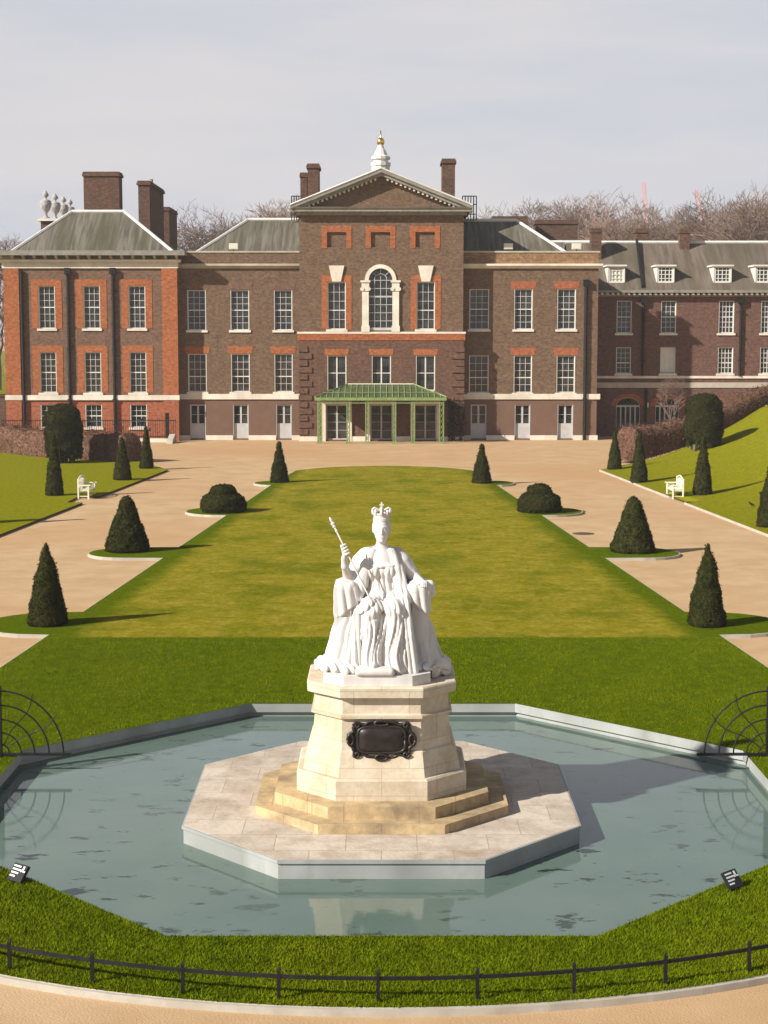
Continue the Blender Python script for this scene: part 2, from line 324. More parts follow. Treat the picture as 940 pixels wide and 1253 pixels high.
def tri_fill(loops, z, name, mat):
    """flat sheet with holes from closed loops of (x,y)"""
    import bmesh
    bm = bmesh.new(); es = []
    for lp in loops:
        vs = [bm.verts.new((x, y, z)) for x, y in lp]
        es += [bm.edges.new((vs[i], vs[(i+1) % len(vs)])) for i in range(len(vs))]
    bmesh.ops.triangle_fill(bm, use_beauty=True, use_dissolve=False, edges=es, normal=(0, 0, 1))
    for f in bm.faces:
        if f.normal.z < 0: f.normal_flip()
    me = bpy.data.meshes.new(name); bm.to_mesh(me); bm.free(); me.materials.append(M[mat])
    o = bpy.data.objects.new(name, me); COL.objects.link(o); return o
def octagon(cx, cy, a, fw=None, b=None):
    """octagon: half-width a, half-depth b, half-width of the front edge fw, counter-clockwise from front right"""
    b = b or a; fw = fw or a*tan(pi/8); fd = b-(a-fw)
    return [(cx+fw, cy-b), (cx+a, cy-fd), (cx+a, cy+fd), (cx+fw, cy+b), (cx-fw, cy+b), (cx-a, cy+fd), (cx-a, cy-fd), (cx-fw, cy-b)]
def leaves(mb_v, mb_f, n, size, spread=.03, seed=0, tilt=.8):
    """n small leaf quads scattered over the faces of a mesh"""
    rs = np.random.RandomState(seed); v = np.array(mb_v, float); tris = []
    for f in mb_f:
        for k in range(1, len(f)-1): tris.append((f[0], f[k], f[k+1]))
    tris = np.array(tris); a, b, c = v[tris[:, 0]], v[tris[:, 1]], v[tris[:, 2]]
    nn = np.cross(b-a, c-a); ar = np.linalg.norm(nn, axis=1); nn = nn/np.maximum(ar, 1e-9)[:, None]
    idx = rs.choice(len(tris), n, p=ar/ar.sum()); u = rs.rand(n, 1); w = rs.rand(n, 1); s = u+w > 1; u = np.where(s, 1-u, u); w = np.where(s, 1-w, w)
    p = a[idx]+u*(b-a)[idx]+w*(c-a)[idx]; nm = nn[idx]+tilt*rs.randn(n, 3); nm /= np.linalg.norm(nm, axis=1)[:, None]
    p = p+nn[idx]*spread*rs.randn(n, 1)
    t = np.cross(nm, rs.randn(n, 3)); t /= np.linalg.norm(t, axis=1)[:, None]; q = np.cross(nm, t)
    s1 = size*(.6+.8*rs.rand(n, 1)); V = np.stack([p-t*s1-q*s1*.5, p+t*s1-q*s1*.5, p+t*s1+q*s1*.5, p-t*s1+q*s1*.5], 1).reshape(-1, 3)
    Fq = np.arange(4*n).reshape(n, 4); return V, Fq
def hide_under(v, f, V, Fq):
    o = len(v); return np.concatenate([np.array(v, float), V]), [tuple(x) for x in f]+[tuple(int(i)+o for i in r) for r in Fq]

GZ = -0.10                                   # the gravel lies 10 cm below the lawns
# ------------------------------------------------------------------ ground, pool, lawns
PX, PY, PA = -.03, 27.5, 6.86                # pool centre and half-width
rim = octagon(PX, PY, PA)
hole = octagon(PX, PY, PA+.45)
big = [(1500, -300), (2500, 0), (2500, 2500), (1500, 3000), (-1500, 3000), (-2500, 2500), (-2500, 0), (-1500, -300)]
g_ = MB()
for i in range(8):
    j = (i+1) % 8
    g_.quad(hole[i]+(GZ,), big[i]+(GZ,), big[j]+(GZ,), hole[j]+(GZ,))
structure(g_.build('ground', 'gravel'))
wz = -.30
structure(MB().poly([(x, y, wz) for x, y in octagon(PX, PY, PA+.1)]).build('water', 'water'))
kb = MB()
i_up = octagon(PX, PY, PA-.02); i_lo = octagon(PX, PY, PA+.05); o_up = octagon(PX, PY, PA+.10)
for i in range(8):
    j = (i+1) % 8
    kb.quad(i_up[i]+(-.006,), i_up[j]+(-.006,), o_up[j]+(-.006,), o_up[i]+(-.006,))
    kb.quad(i_up[j]+(-.006,), i_up[i]+(-.006,), i_up[i]+(-.20,), i_up[j]+(-.20,))
    kb.quad(i_up[j]+(-.20,), i_up[i]+(-.20,), i_lo[i]+(-.20,), i_lo[j]+(-.20,))
    kb.quad(i_lo[j]+(-.20,), i_lo[i]+(-.20,), i_lo[i]+(-.8,), i_lo[j]+(-.8,))
structure(kb.build('pool_kerb', 'pool_stone'))

def arc(cx, cy, r, a0, a1, n=14): return [(cx+r*cos(radians(a0+(a1-a0)*i/n)), cy+r*sin(radians(a0+(a1-a0)*i/n))) for i in range(n+1)]
RC = (0, 30.0); RR = 11.62
front = arc(RC[0], RC[1], RR, -90, 38, 40)             # right half from the front to the gravel path
def edge(px, py): x, y, _ = G(px, py); return (x, y)
def lx(y): return 9.1-(y-38)*.0655                          # right edge of the main lawn
def bulge(cx, cy, r):
    pts = []
    for a in np.linspace(-90, 90, 13):
        x = cx+r*cos(radians(a)); y = cy+r*sin(radians(a))
        if x > lx(y): pts.append((x, y))
    return [(lx(pts[0][1]-.05), pts[0][1]-.05)]+pts+[(lx(pts[-1][1]+.05), pts[-1][1]+.05)]
right = front+bulge(9.2, 44.2, 1.75)+bulge(9.25, 58.9, 1.45)+bulge(7.15, 73.1, 1.75)+bulge(5.5, 87.3, 1.45)
right = right+[(5.15, 95.4), (4.2, 96.9), (3.0, 98.0), (1.5, 98.7)]
mainl = right+[(0, 98.95)]+[(-x, y) for x, y in reversed(right[1:])]
lawn = structure(tri_fill([mainl, octagon(PX, PY, PA-.035)], 0, 'lawn', 'lawn'))
def kerb_ring(loop, w=.16, z1=-.012, z0=GZ-.02, closed=True):
    m = MB(); n = len(loop); L2 = []
    for i in range(n):
        a = Vector(loop[i-1]); b = Vector(loop[i]); c = Vector(loop[(i+1) % n])
        t = ((b-a).normalized()+(c-b).normalized())
        t = t.normalized() if t.length > 1e-6 else (c-b).normalized()
        L2.append((b.x+t.y*w, b.y-t.x*w))
    for i in range(n if closed else n-1):
        j = (i+1) % n
        m.quad(loop[i]+(z1,), L2[i]+(z1,), L2[j]+(z1,), loop[j]+(z1,)); m.quad(L2[i]+(z1,), L2[i]+(z0,), L2[j]+(z0,), L2[j]+(z1,))
        m.quad(loop[j]+(0,), loop[i]+(0,), loop[i]+(z1,), loop[j]+(z1,))
    return m
structure(kerb_ring(mainl, .05).build('kerb', 'kerbstone'))
# side lawns: flat on the left, a bank on the right
def kx(Y): return 12.73+(96.0-Y)*.079
def bank(x, Y):
    d = max(0, x-kx(Y)); return .0152*d*d+.03*d if d < 14 else .0152*196+.42+(d-14)*.12
lft = [(-kx(96), 96.0), (-kx(79.9), 79.9), (-kx(79.9)-1.0, 79.9), (-kx(79.9)-1.0, 76.9), (-kx(76.9), 76.9), (-kx(52), 52.0), (-60, 52), (-60, 128), (-29, 117.5), (-15.6, 103.2)]
lft = list(reversed(lft))
lft = lft[::-1]
structure(tri_fill([lft], 0, 'lawn', 'side_lawn'))
structure(kerb_ring([lft[9]]+lft[:6], .03, closed=False).build('kerb', 'dark_brown'))  # left lawn edge is coloured a darker brown than the right kerb
bk = MB(); vs = []; fs = []
ys = sorted(list(np.linspace(52, 96, 40))+[79.9, 76.9]); nx = 34
# right bank as a height field; its far edge runs diagonally back under the hedge
rows = []
for t in np.linspace(0, 1, 60):
    Y0 = 52+t*44; row = []
    for s in np.linspace(0, 1, nx):
        x = kx(Y0)+s*s*46; y = Y0+(0 if t < .8 else (t-.8)/.2*min(1.0, s*s*46/14)*14.5)
        if 76.9 < Y0 < 79.9 and s == 0: x += 1.0
        row.append((x, y, bank(x, min(y, 96+20))))
    rows.append(row)
for r in rows: vs += r
for i in range(len(rows)-1):
    for k in range(nx-1): fs.append((i*nx+k, i*nx+k+1, (i+1)*nx+k+1, (i+1)*nx+k))
last = (len(rows)-1)*nx; o = len(vs)
vs += [(x, y, GZ-.1) for x, y, z in rows[-1]]
for k in range(nx-1): fs.append((last+k, last+k+1, o+k+1, o+k))
structure(mesh_obj('lawn_bank', vs, fs, 'side_lawn', smooth=True))
structure(kerb_ring([(kx(y), y) for y in (52, 76.9)]+[(kx(76.9)+1, 76.9), (kx(79.9)+1, 79.9)]+[(kx(y), y) for y in (79.9, 96)]+[(kx(96)+2.6, 100.8)], -.045, .0, closed=False).build('kerb', 'kerbstone'))

# ------------------------------------------------------------------ the palace
YP, YM, YL, YR = 123.95, 125.3, 124.35, 130.0
palace = thing('palace', 'wide brown brick palace with a pedimented centre and orange brick corner strips', 'palace', (0, YP, GZ))
def wall(x0, x1, z0, z1, Y, openings, mat, parent, name='wall', depth=.30, ret=(True, True), back=8.0):
    xs = sorted(set([x0, x1]+[v for o in openings for v in o[:2] if x0 < v < x1])); zs = sorted(set([z0, z1]+[v for o in openings for v in o[2:4] if z0 < v < z1]))
    m = MB()
    for i in range(len(xs)-1):
        for k in range(len(zs)-1):
            cx, cz = (xs[i]+xs[i+1])/2, (zs[k]+zs[k+1])/2
            if any(o[0] < cx < o[1] and o[2] < cz < o[3] for o in openings): continue
            m.quad((xs[i], Y, zs[k]), (xs[i+1], Y, zs[k]), (xs[i+1], Y, zs[k+1]), (xs[i], Y, zs[k+1]))
    for xa, xb, za, zb in [o[:4] for o in openings]:
        za = max(za, z0); zb = min(zb, z1)
        if zb <= za: continue
        d = Y+depth
        m.quad((xa, Y, za), (xa, Y, zb), (xa, d, zb), (xa, d, za)); m.quad((xb, Y, zb), (xb, Y, za), (xb, d, za), (xb, d, zb))
        m.quad((xa, Y, zb), (xb, Y, zb), (xb, d, zb), (xa, d, zb)); m.quad((xb, Y, za), (xa, Y, za), (xa, d, za), (xb, d, za))
    if ret[0]: m.quad((x0, Y, z0), (x0, Y, z1), (x0, Y+back, z1), (x0, Y+back, z0))
    if ret[1]: m.quad((x1, Y, z1), (x1, Y, z0), (x1, Y+back, z0), (x1, Y+back, z1))
    return m.build(name, mat, parent)
def window(o, Y, parent, cols=3, rows=6, sill=True, rec=.17, surround=None, frame='paint', sash=True, bar=.026, jamb=.07, name='window', kick=0, mull=None, smat='stone', blind=0):
    xa, xb, za, zb = o
    p = MB().box(xa, xb, Y+rec+.06, Y+rec+.09, za, zb).build(name, 'glass', parent)
    f = MB(); y0, y1 = Y+rec-.05, Y+rec+.05; j = jamb
    f.box(xa, xa+.05, Y+.012, y0-.002, za, zb); f.box(xb-.05, xb, Y+.012, y0-.002, za, zb)
    f.box(xa, xa+j, y0, y1, za, zb); f.box(xb-j, xb, y0, y1, za, zb); f.box(xa+j, xb-j, y0+.01, y1, zb-j, zb); f.box(xa+j, xb-j, y0+.01, y1, za, za+j)
    X0, X1, Z0, Z1 = xa+j, xb-j, za+j+kick, zb-j; yb = Y+rec
    cc = [X0+(X1-X0)*i/cols for i in range(1, cols)]
    for c in cc:
        w = bar if mull is None or abs(c-(X0+X1)/2) > .01 else mull
        f.box(c-w/2, c+w/2, yb, y1-.004, Z0, Z1)
    for k in range(1, rows):
        z = Z0+(Z1-Z0)*k/rows; w = .075 if (sash and k == rows//2) else bar
        f.box(X0, X1, yb+.004, y1-.008, z-w/2, z+w/2)
    f.build('frame', frame, p)
    if kick: MB().box(X0, X1, yb-.02, y1-.02, za+j, Z0).build('door_panel', 'door_paint', p)
    if blind: MB().box(X0, X1, Y+rec+.052, Y+rec+.058, zb-(zb-za)*blind, Z1).build('blind', 'blind', p)
    if sill: MB().box(xa-.12, xb+.12, Y-.09, Y+.06, za-.17, za-.003).build('sill', smat, p)
    if surround:
        mt, w, hd = surround; s = MB()
        s.box(xa-w, xa-.003, Y-.025, Y+.05, za, zb+hd); s.box(xb+.003, xb+w, Y-.025, Y+.05, za, zb+hd); s.box(xa-.003, xb+.003, Y-.025, Y+.05, zb+.003, zb+hd)
        s.build('surround', mt, p)
    return p
def lintel(o, Y, h, ov, parent, mat='red_brick'):
    xa, xb, za, zb = o
    return MB().prism_y([(xa-ov*.6, zb+.02), (xb+ov*.6, zb+.02), (xb+ov, zb+h), (xa-ov, zb+h)], Y-.02, Y+.05).build('lintel', mat, parent)
def cols_at(spans, py, Y): return [(WX(a, py, Y), WX(b, py, Y)) for a, b in spans]
def rowz(y0, y1, Y): return (WZ(y1, Y), WZ(y0, Y))
def hopper_pipe(x, Y, z0, z1, parent, r=.10, hop=True):
    m = MB(); m.tube([(x, Y-.14, z0), (x, Y-.14, z1)], r, 8)
    if hop: m.box(x-.22, x+.22, Y-.34, Y-.01, z1-.05, z1+.42)
    for z in np.arange(z0+1.2, z1-.5, 1.9): m.box(x-.16, x+.16, Y-.25, Y-.02, z, z+.09)
    m.build('drainpipe', 'iron', parent)
Z0 = GZ
# ---- left wing
xl, xr = WX(7, 400, YL), WX(216.5, 400, YL)
zt, zs1, zs0 = WZ(329, YL), WZ(483.5, YL), WZ(489.5, YL)
lc = cols_at([(47, 67.5), (102, 122.5), (157.3, 178)], 375, YL)
r1, r2, r3 = rowz(350, 402, YL), rowz(431, 480.5, YL), rowz(495, 523, YL)
up = [c+r for c in lc for r in (r1, r2)]; lo = [c+r3 for c in lc]
wall(xl, xr, zs1, zt+.6, YL, up, 'mixed_brick', palace, ret=(True, True), back=9)
wall(xl, xr, Z0, zs0, YL, lo, 'base_red', palace)
for o in up: window(o, YL, palace, 3, 6, surround=('red_brick', .52, .50))
for o in lo: window(o, YL, palace, 3, 4)
MB().box(xl-.14, xr+.14, YL-.14, YL+.3, zs0, zs1).build('string_course', 'stone', palace)
pw = WX(24, 400, YL)-WX(5, 400, YL)
for a in (xl-.08, xr-pw+.08):
    MB().box(a, a+pw, YL-.12, YL+.2, zs1+.002, zt+.1).build('pilaster', 'red_brick', palace)
    MB().box(a, a+pw, YL-.10, YL+.2, Z0, zs0-.002).build('pilaster', 'base_red', palace)
# cornice with brackets
zc0, zc1 = WZ(328, YL), WZ(307, YL)
fz = MB().box(xl-.15, xr+.15, YL-.14, YL+.4, zc0-.02, zc0+.42); 
fz.box(xl-.35, xr+.35, YL-.36, YL+.4, zc0+.42, zc0+.62)
cor = fz.build('cornice', 'stone', palace)
MB().box(xl-1.15, xr+.75, YL-.85, YL+9.3, zc1-.36, zc1).build('gutter', 'cornice', palace)
n = 17
for i in range(n):
    x = xl-.1+(xr-xl+.2)*i/(n-1)
    MB().prism_x([(YL-.12, zc0+.63), (YL-.25, zc0+.63), (YL-.75, zc1-.40), (YL-.75, zc1-.362), (YL-.12, zc1-.362)], x-.09, x+.09).build('bracket', 'dull_stone', palace)
for px in (84.5, 139.5): hopper_pipe(WX(px, 400, YL), YL, Z0, zt-.35, palace, .12)
MB().tube([(WX(28, 400, YL), YL-.16, Z0), (WX(28, 400, YL), YL-.16, zt-.1)], .12, 8).build('drainpipe', 'iron', palace)
def hip_roof(xa, xb, ya, yb, z0, z1, hl, hr, parent, mat='roof', run=None, ridge=True):
    run = run or (yb-ya)/2; ym = ya+run
    A = (xa, ya, z0); B = (xb, ya, z0); C = (xb, yb, z0); D = (xa, yb, z0); R0 = (xa+hl, ym, z1); R1 = (xb-hr, ym, z1)
    m = MB(); m.quad(A, B, R1, R0); m.poly([B, C, R1]); m.quad(C, D, R0, R1); m.poly([D, A, R0])
    r = m.build('roof', mat, parent)
    if ridge:
        q = MB(); q.tube([R0, R1], .17, 6)
        if hl: q.tube([A, R0], .14, 6)
        if hr: q.tube([B, R1], .14, 6)
        q.build('ridge_flashing', 'lead', r)
    return r
ex0, ex1 = WX(14, 306, YL), WX(211, 306, YL)
rz = WZ(259, YL+4.7)
hip_roof(ex0, ex1, YL+.1, YL+9.5, zc1-.05, rz, WX(88, 259, YL+4.7)-ex0, ex1-WX(152, 259, YL+4.7), palace)
def chimney(px0, px1, py0, py1, Y, dep, parent, cap=.12, pots=0, mat='chimney_brick'):
    x0, x1 = WX(px0, py0, Y), WX(px1, py0, Y); z1, z0 = WZ(py0, Y), WZ(py1, Y)
    c = MB().box(x0, x1, Y, Y+dep, z0-1.0, z1-.35).build('chimney', mat, parent)
    q = MB().box(x0-cap, x1+cap, Y-cap, Y+dep+cap, z1-.35, z1-.14); q.box(x0-cap*.4, x1+cap*.4, Y-cap*.4, Y+dep+cap*.4, z1-.14, z1)
    q.build('chimney_cap', 'chimney_brick', c)
    for i in range(pots):
        m = MB(); m.lathe([(.2, 0), (.17, .45), (.2, .5)], ((x0+x1)/2, Y+dep*(i+.5)/pots, z1), 10); m.build('chimney_pot', 'terracotta', c)
    return c
chimney(102, 145.5, 210, 262, YL+5.6, 1.6, palace, .1)
chimney(169, 183, 221, 300, YL+11, 8.5, palace, .12, 1)
chimney(199.5, 207, 253, 300, YL+22, 5.5, palace, .08)

# ---- middle wings
def mid_wing(px0, px1, spans, y_up, y_mid, side, lint, first_plain=False):
    x0, x1 = WX(px0, 400, YM), WX(px1, 400, YM)
    zs1, zs0 = WZ(482, YM), WZ(488.6, YM); zpar, zco1, zco0 = WZ(309, YM), WZ(323, YM), WZ(328.5, YM)
    cs = cols_at(spans, 378, YM); a, b = rowz(*y_up, YM), rowz(*y_mid, YM); d = (Z0+.12, WZ(495, YM))
    wins = [c+r for c in cs for r in (a, b)]; drs = [((c[0]+c[1])/2-.6, (c[0]+c[1])/2+.6)+d for c in cs]
    ret = (False, True) if side > 0 else (False, False)
    wall(x0, x1, zs1, zco0, YM, wins, 'brown_brick', palace, ret=ret, back=9)
    wall(x0, x1, Z0, zs0, YM, drs, 'low_brick', palace, ret=ret, back=9)
    wall(x0, x1, zco1, zpar, YM+.12, [], 'tiles' if side > 0 else 'brown_brick', palace, 'parapet', ret=ret, back=1)
    MB().box(x0, x1+(.12 if side > 0 else 0), YM+.06, YM+.6, zpar, zpar+.12).build('parapet_coping', 'dull_stone', palace)
    MB().box(x0, x1+(.25 if side > 0 else 0), YM-.10, YM+.3, zs0, zs1).build('string_course', 'stone', palace)
    MB().prism_x([(YM+.4, zco0), (YM-.10, zco0), (YM-.32, zco1-.14), (YM-.32, zco1), (YM+.4, zco1+.05)], x0, x1+(.3 if side > 0 else 0)).build('cornice', 'stone' if side > 0 else 'dull_stone', palace)
    for k, o in enumerate(wins):
        w = window(o, YM, palace, 3, 6 if k % 2 == 0 else 5)
        if k > 1 or side < 0: lintel(o, YM, .58, .30, palace, lint[k % 2])
    for o in drs: window(o, YM, palace, 2, 2, sill=False, rec=.17, kick=1.05, mull=.14, sash=False, name='door', frame='door_paint', jamb=.1)
    xs = [x0]+[v for o in drs for v in o[:2]]+[x1+(.1 if side > 0 else 0)]
    for i in range(0, len(xs), 2): MB().box(xs[i], xs[i+1], YM-.07, YM+.1, Z0, Z0+.36).build('plinth', 'stone', palace)
    return x0, x1, zpar
mx0, mx1, zpar = mid_wing(215, 368, [(229.4, 252), (282, 305), (335.3, 357.8)], (355, 404), (433, 479.5), -1, ('red_soft', 'red_brick')) if 'red_soft' in M else mid_wing(215, 368, [(229.4, 252), (282, 305), (335.3, 357.8)], (355, 404), (433, 479.5), -1, ('mixed_brick', 'red_brick'))
nx0, nx1, _ = mid_wing(565, 731.5, [(574.5, 598.5), (629.3, 651.8), (682, 704.7)], (353.7, 403), (435, 480.5), 1, ('base_red', 'base_red'))
hopper_pipe(WX(716.5, 400, YM), YM, Z0, WZ(349, YM), palace, .13)
a0 = WX(236, 309, YM+.7)
hip_roof(a0, WX(370, 309, YM+.7), YM+.7, YM+9.5, zpar-.15, WZ(269, YM+5.1), WX(304, 269, YM+5.1)-a0, 0, palace)
b1 = WX(697, 309, YM+.7)
hip_roof(WX(563, 309, YM+.7), b1, YM+.7, YM+9.5, zpar-.15, WZ(270, YM+5.1), 0, b1-WX(632, 270, YM+5.1), palace, ridge=True)

# ---- central pavilion
x0, x1 = WX(367, 400, YP), WX(566.8, 400, YP); xc = (x0+x1)/2
zc0, zc1 = WZ(263.5, YP), WZ(253, YP-.7); zb1, zb0 = WZ(406, YP), WZ(416.5, YP)
at = [c+rowz(284, 302.5, YP) for c in cols_at([(400.3, 423.8), (454, 477.5), (508.5, 532)], 290, YP)]
mw = [c+rowz(345, 403, YP) for c in cols_at([(400.9, 423.3), (509.8, 532.3)], 375, YP)]
ca = cols_at([(451.4, 480.2)], 375, YP)[0]; car = (ca[1]-ca[0])/2; zsp = WZ(343, YP); cao = (ca[0], ca[1], WZ(402.5, YP), zsp+car)
wall(x0, x1, zb1, zc0+.3, YP, at+mw+[cao], 'brown_brick', palace, back=14)
# spandrels closing the square head of the arched opening
sp = MB(); cx = (ca[0]+ca[1])/2; pts = [(cx+car*cos(t), zsp+car*sin(t)) for t in np.linspace(0, pi, 25)]
for i in range(24):
    (xa, za), (xb, zb) = pts[i], pts[i+1]
    sp.quad((xb, YP, zb), (xa, YP, za), (xa, YP, zsp+car+.001), (xb, YP, zsp+car+.001)); sp.quad((xa, YP, za), (xb, YP, zb), (xb, YP+.22, zb), (xa, YP+.22, za))
sp.build('wall', 'brown_brick', palace)
fw = [c+rowz(435, 478, YP) for c in cols_at([(400.6, 424), (455, 478.5), (509, 532.5)], 450, YP)]
pd = [c+(Z0+.10, WZ(495, YP)) for c in cols_at([(398.5, 426), (453, 480.5), (507, 534.5)], 450, YP)]
wall(x0-.05, x1+.05, Z0, zb0, YP-.06, fw+pd, 'lower_brick', palace, back=14, depth=.28)
for o in at:
    MB().box(o[0], o[1], YP+.16, YP+.22, o[2], o[3]).build('blind_panel', 'brown_brick', palace)
    w = .40; s = MB(); s.box(o[0]-w, o[0]-.003, YP-.03, YP+.05, o[2]-.08, o[3]+.46); s.box(o[1]+.003, o[1]+w, YP-.03, YP+.05, o[2]-.08, o[3]+.46); s.box(o[0]-.003, o[1]+.003, YP-.03, YP+.05, o[3]+.003, o[3]+.46); s.build('brick_surround', 'red_brick', palace)
for o in mw:
    w = window(o, YP, palace, 3, 5, surround=('red_brick', .44, .50))
    k = MB(); c = (o[0]+o[1])/2; kz0, kz1 = o[3]+.02, WZ(325, YP); k.prism_y([(c-.32, kz0), (c+.32, kz0), (c+.58, kz1), (c-.58, kz1)], YP-.13, YP+.04); k.build('keystone', 'stone', w)
# arched window
p_ = MB(); p_.poly([(cao[0], YP+.17, cao[2]), (cao[1], YP+.17, cao[2])]+[(x, YP+.17, z) for x, z in pts]); aw = p_.build('arched_window', 'glass', palace)
f = MB(); wd = ca[1]-ca[0]
for k in (1, 2, 3):
    x = ca[0]+wd*k/4; f.box(x-.022, x+.022, YP+.10, YP+.165, cao[2], zsp+sqrt(max(0, car**2-(x-cx)**2))*(.35 if k != 2 else .35))
for k in range(1, 7):
    z = cao[2]+(zsp-cao[2])*k/6; w = .06 if k == 4 else .022; f.box(ca[0], ca[1], YP+.104, YP+.160, z-w, z+w)
for rr in (.55, ):
    q = [(cx+car*rr*cos(t), YP+.13, zsp+car*rr*sin(t)) for t in np.linspace(0, pi, 13)]; f.tube(q, .022, 4)
for t in (pi/4, pi/2, 3*pi/4): f.tube([(cx+car*.55*cos(t), YP+.13, zsp+car*.55*sin(t)), (cx+car*cos(t), YP+.13, zsp+car*sin(t))], .022, 4)
f.box(ca[0], ca[1], YP-.02, YP+.16, cao[2]-.1, cao[2]+.1); f.build('frame', 'door_paint', aw)
ar = MB(); ro, ri = (WX(485.8, 343, YP)-WX(447.2, 343, YP))/2, car+.003
A = np.linspace(0, pi, 25)
ar.loft([[(cx+ri*cos(t), YP-.10, zsp+ri*sin(t)), (cx+ro*cos(t), YP-.10, zsp+ro*sin(t)), (cx+ro*cos(t), YP+.05, zsp+ro*sin(t)), (cx+ri*cos(t), YP+.20, zsp+ri*sin(t))] for t in A]); ar.build('arch', 'stone', aw)
for sgn in (-1, 1):
    q = MB(); xi = cx+sgn*(car+.003); xo = cx+sgn*(car+.5); a_, b_ = min(xi, xo), max(xi, xo); zbot = zb1; zk = WZ(350, YP); zcap = WZ(357, YP)
    q.box(a_-.12, b_+.12, YP-.22, YP+.05, zsp-.16, zsp-.002); q.box(a_-.04, b_+.04, YP-.15, YP+.05, zk, zsp-.162)
    q.box(a_, b_, YP-.16, YP+.05, zbot+.45, zcap); q.box(a_-.06, b_+.06, YP-.2, YP+.05, zbot+.004, zbot+.45)
    for e in (a_, b_): q.tube([(e, YP-.2, zcap+.2), (e, YP+.02, zcap+.2)], .15, 10)
    q.box(a_-.03, b_+.03, YP-.15, YP+.05, zcap+.05, zk-.003); q.build('pilaster', 'stone', aw)
MB().box(x0-.2, x1+.2, YP-.16, YP+.1, zb1-.14, zb1).build('string_course', 'stone', palace)
MB().prism_x([(YP+.1, zb0), (YP-.10, zb0), (YP-.14, zb1-.142), (YP+.1, zb1-.142)], x0-.16, x1+.16).build('brick_band', 'red_brick', palace)
for o in fw:
    window(o, YP-.06, palace, 2, 2, sill=False, sash=False, mull=.10, bar=.06, rec=.16); lintel(o, YP-.06, .50, .22, palace)
for o in pd:
    w = window(o, YP-.06, palace, 2, 4, sill=False, sash=False, mull=.12, rec=.2, name='door', frame='door_paint', jamb=.1)
    s = MB(); q = .28
    s.box(o[0]-q, o[0]-.003, YP-.2, YP+.02, Z0, o[3]+.26); s.box(o[1]+.003, o[1]+q, YP-.2, YP+.02, Z0, o[3]+.26); s.box(o[0]-.003, o[1]+.003, YP-.2, YP+.02, o[3]+.003, o[3]+.26); s.build('door_frame', 'cream', w)
# quoins
for sx, sg in ((x0-.05, 1), (x1+.05, -1)):
    qn = MB(); k = 0; z = Z0+.5
    while z < zb0-.4:
        ln = .95 if k % 2 else .62; a_, b_ = sorted((sx-sg*.06, sx+sg*ln)); qn.box(a_, b_, YP-.14, YP+.05, z, z+.40); z += .52; k += 1
    qn.build('quoins', 'lower_brick', palace)
xs = [x0-.1]+[v for o in pd for v in (o[0]-.3, o[1]+.3)]+[x1+.1]
for i in range(0, len(xs), 2): MB().box(xs[i], xs[i+1], YP-.17, YP, Z0, Z0+.36).build('plinth', 'stone', palace)
# pediment: tympanum, horizontal and raking cornices with dentils, gabled roof running back
ov = WX(578.5, 253, YP-.75)-x1; apz = WZ(208, YP-.75); ex0, ex1 = x0-ov, x1+ov
ty = MB(); tz = WZ(252, YP); hb = zc0+.25
ty.poly([(x0-.2, YP, hb), (x1+.2, YP, hb), (xc, YP, apz-.45)]); ty.build('tympanum', 'brown_brick', palace)
hc = MB(); hc.box(x0-.25, x1+.25, YP-.25, YP+.2, zc0, zc0+.24); hc.box(x0-.62, x1+.62, YP-.66, YP+.2, zc1-.34, zc1-.13); hc.prism_x([(YP+.1, zc1-.128), (YP-.74, zc1-.128), (YP-.82, zc1), (YP+.1, zc1+.06)], ex0, ex1)
hc.build('cornice', 'cornice', palace)
dn = MB(); n = 34
for i in range(n):
    x = x0-.4+(x1-x0+.8)*i/(n-1); dn.box(x-.075, x+.075, YP-.52, YP+.1, zc0+.25, zc1-.345)
dn.build('dentils', 'stone', palace)
slope = (apz-zc1)/(xc-ex0)
for sg, e in ((1, ex0), (-1, ex1)):
    m = MB(); d0, d1 = -.78, 14.2
    def pt(u, dz): return (e+(xc-e)*u, zc1+(apz-zc1)*u+dz)
    for ya, yb, za, zb in ((YP-.80, YP+14, -.16, .12), (YP-.60, YP+.1, -.40, -.163)):
        m.prism_y([pt(0, za), pt(1, za), pt(1, zb), pt(0, zb)] if sg > 0 else [pt(1, za), pt(0, za), pt(0, zb), pt(1, zb)], ya, yb)
    m.build('raking_cornice', 'cornice', palace)
    m = MB(); m.quad(*[(a, y, b) for (a, b), y in ((pt(0, .125), YP-.7), (pt(1, .125), YP-.7), (pt(1, .125), YP+14), (pt(0, .125), YP+14))]); m.build('roof', 'roof', palace)
    m = MB(); m.tube([(pt(0, .14)[0], YP-.8, pt(0, .14)[1]), (xc, YP-.8, pt(1, .14)[1])], .07, 5); m.build('ridge_flashing', 'lead', palace)
    dn = MB()
    for i in range(1, 19):
        u = .06+.92*i/19; xx, zz = pt(u, -.41); dn.box(xx-.075, xx+.075, YP-.45, YP+.05, zz-.14, zz+.06)
    dn.build('dentils', 'stone', palace)
chimney(376.5, 390, 200, 246, YP+3, 2.4, palace, .1)
chimney(367.5, 375.6, 211, 240, YP+5, 2.0, palace, .06)
chimney(541.5, 557, 194, 240, YP+3, 2.4, palace, .1)
# roof guard rails at both sides of the pediment
for pxa, pxb in ((357, 372), (566, 583)):
    m = MB(); Yg = YP+6
    for k in range(6):
        x = WX(pxa+(pxb-pxa)*k/5, 255, Yg); m.tube([(x, Yg, WZ(270, Yg)), (x, Yg, WZ(240, Yg))], .04, 4)
    for py in (240, 250, 262): m.tube([(WX(pxa, 255, Yg), Yg, WZ(py, Yg)), (WX(pxb, 255, Yg), Yg, WZ(py, Yg))], .04, 4)
    m.build('guard_rail', 'iron', palace)
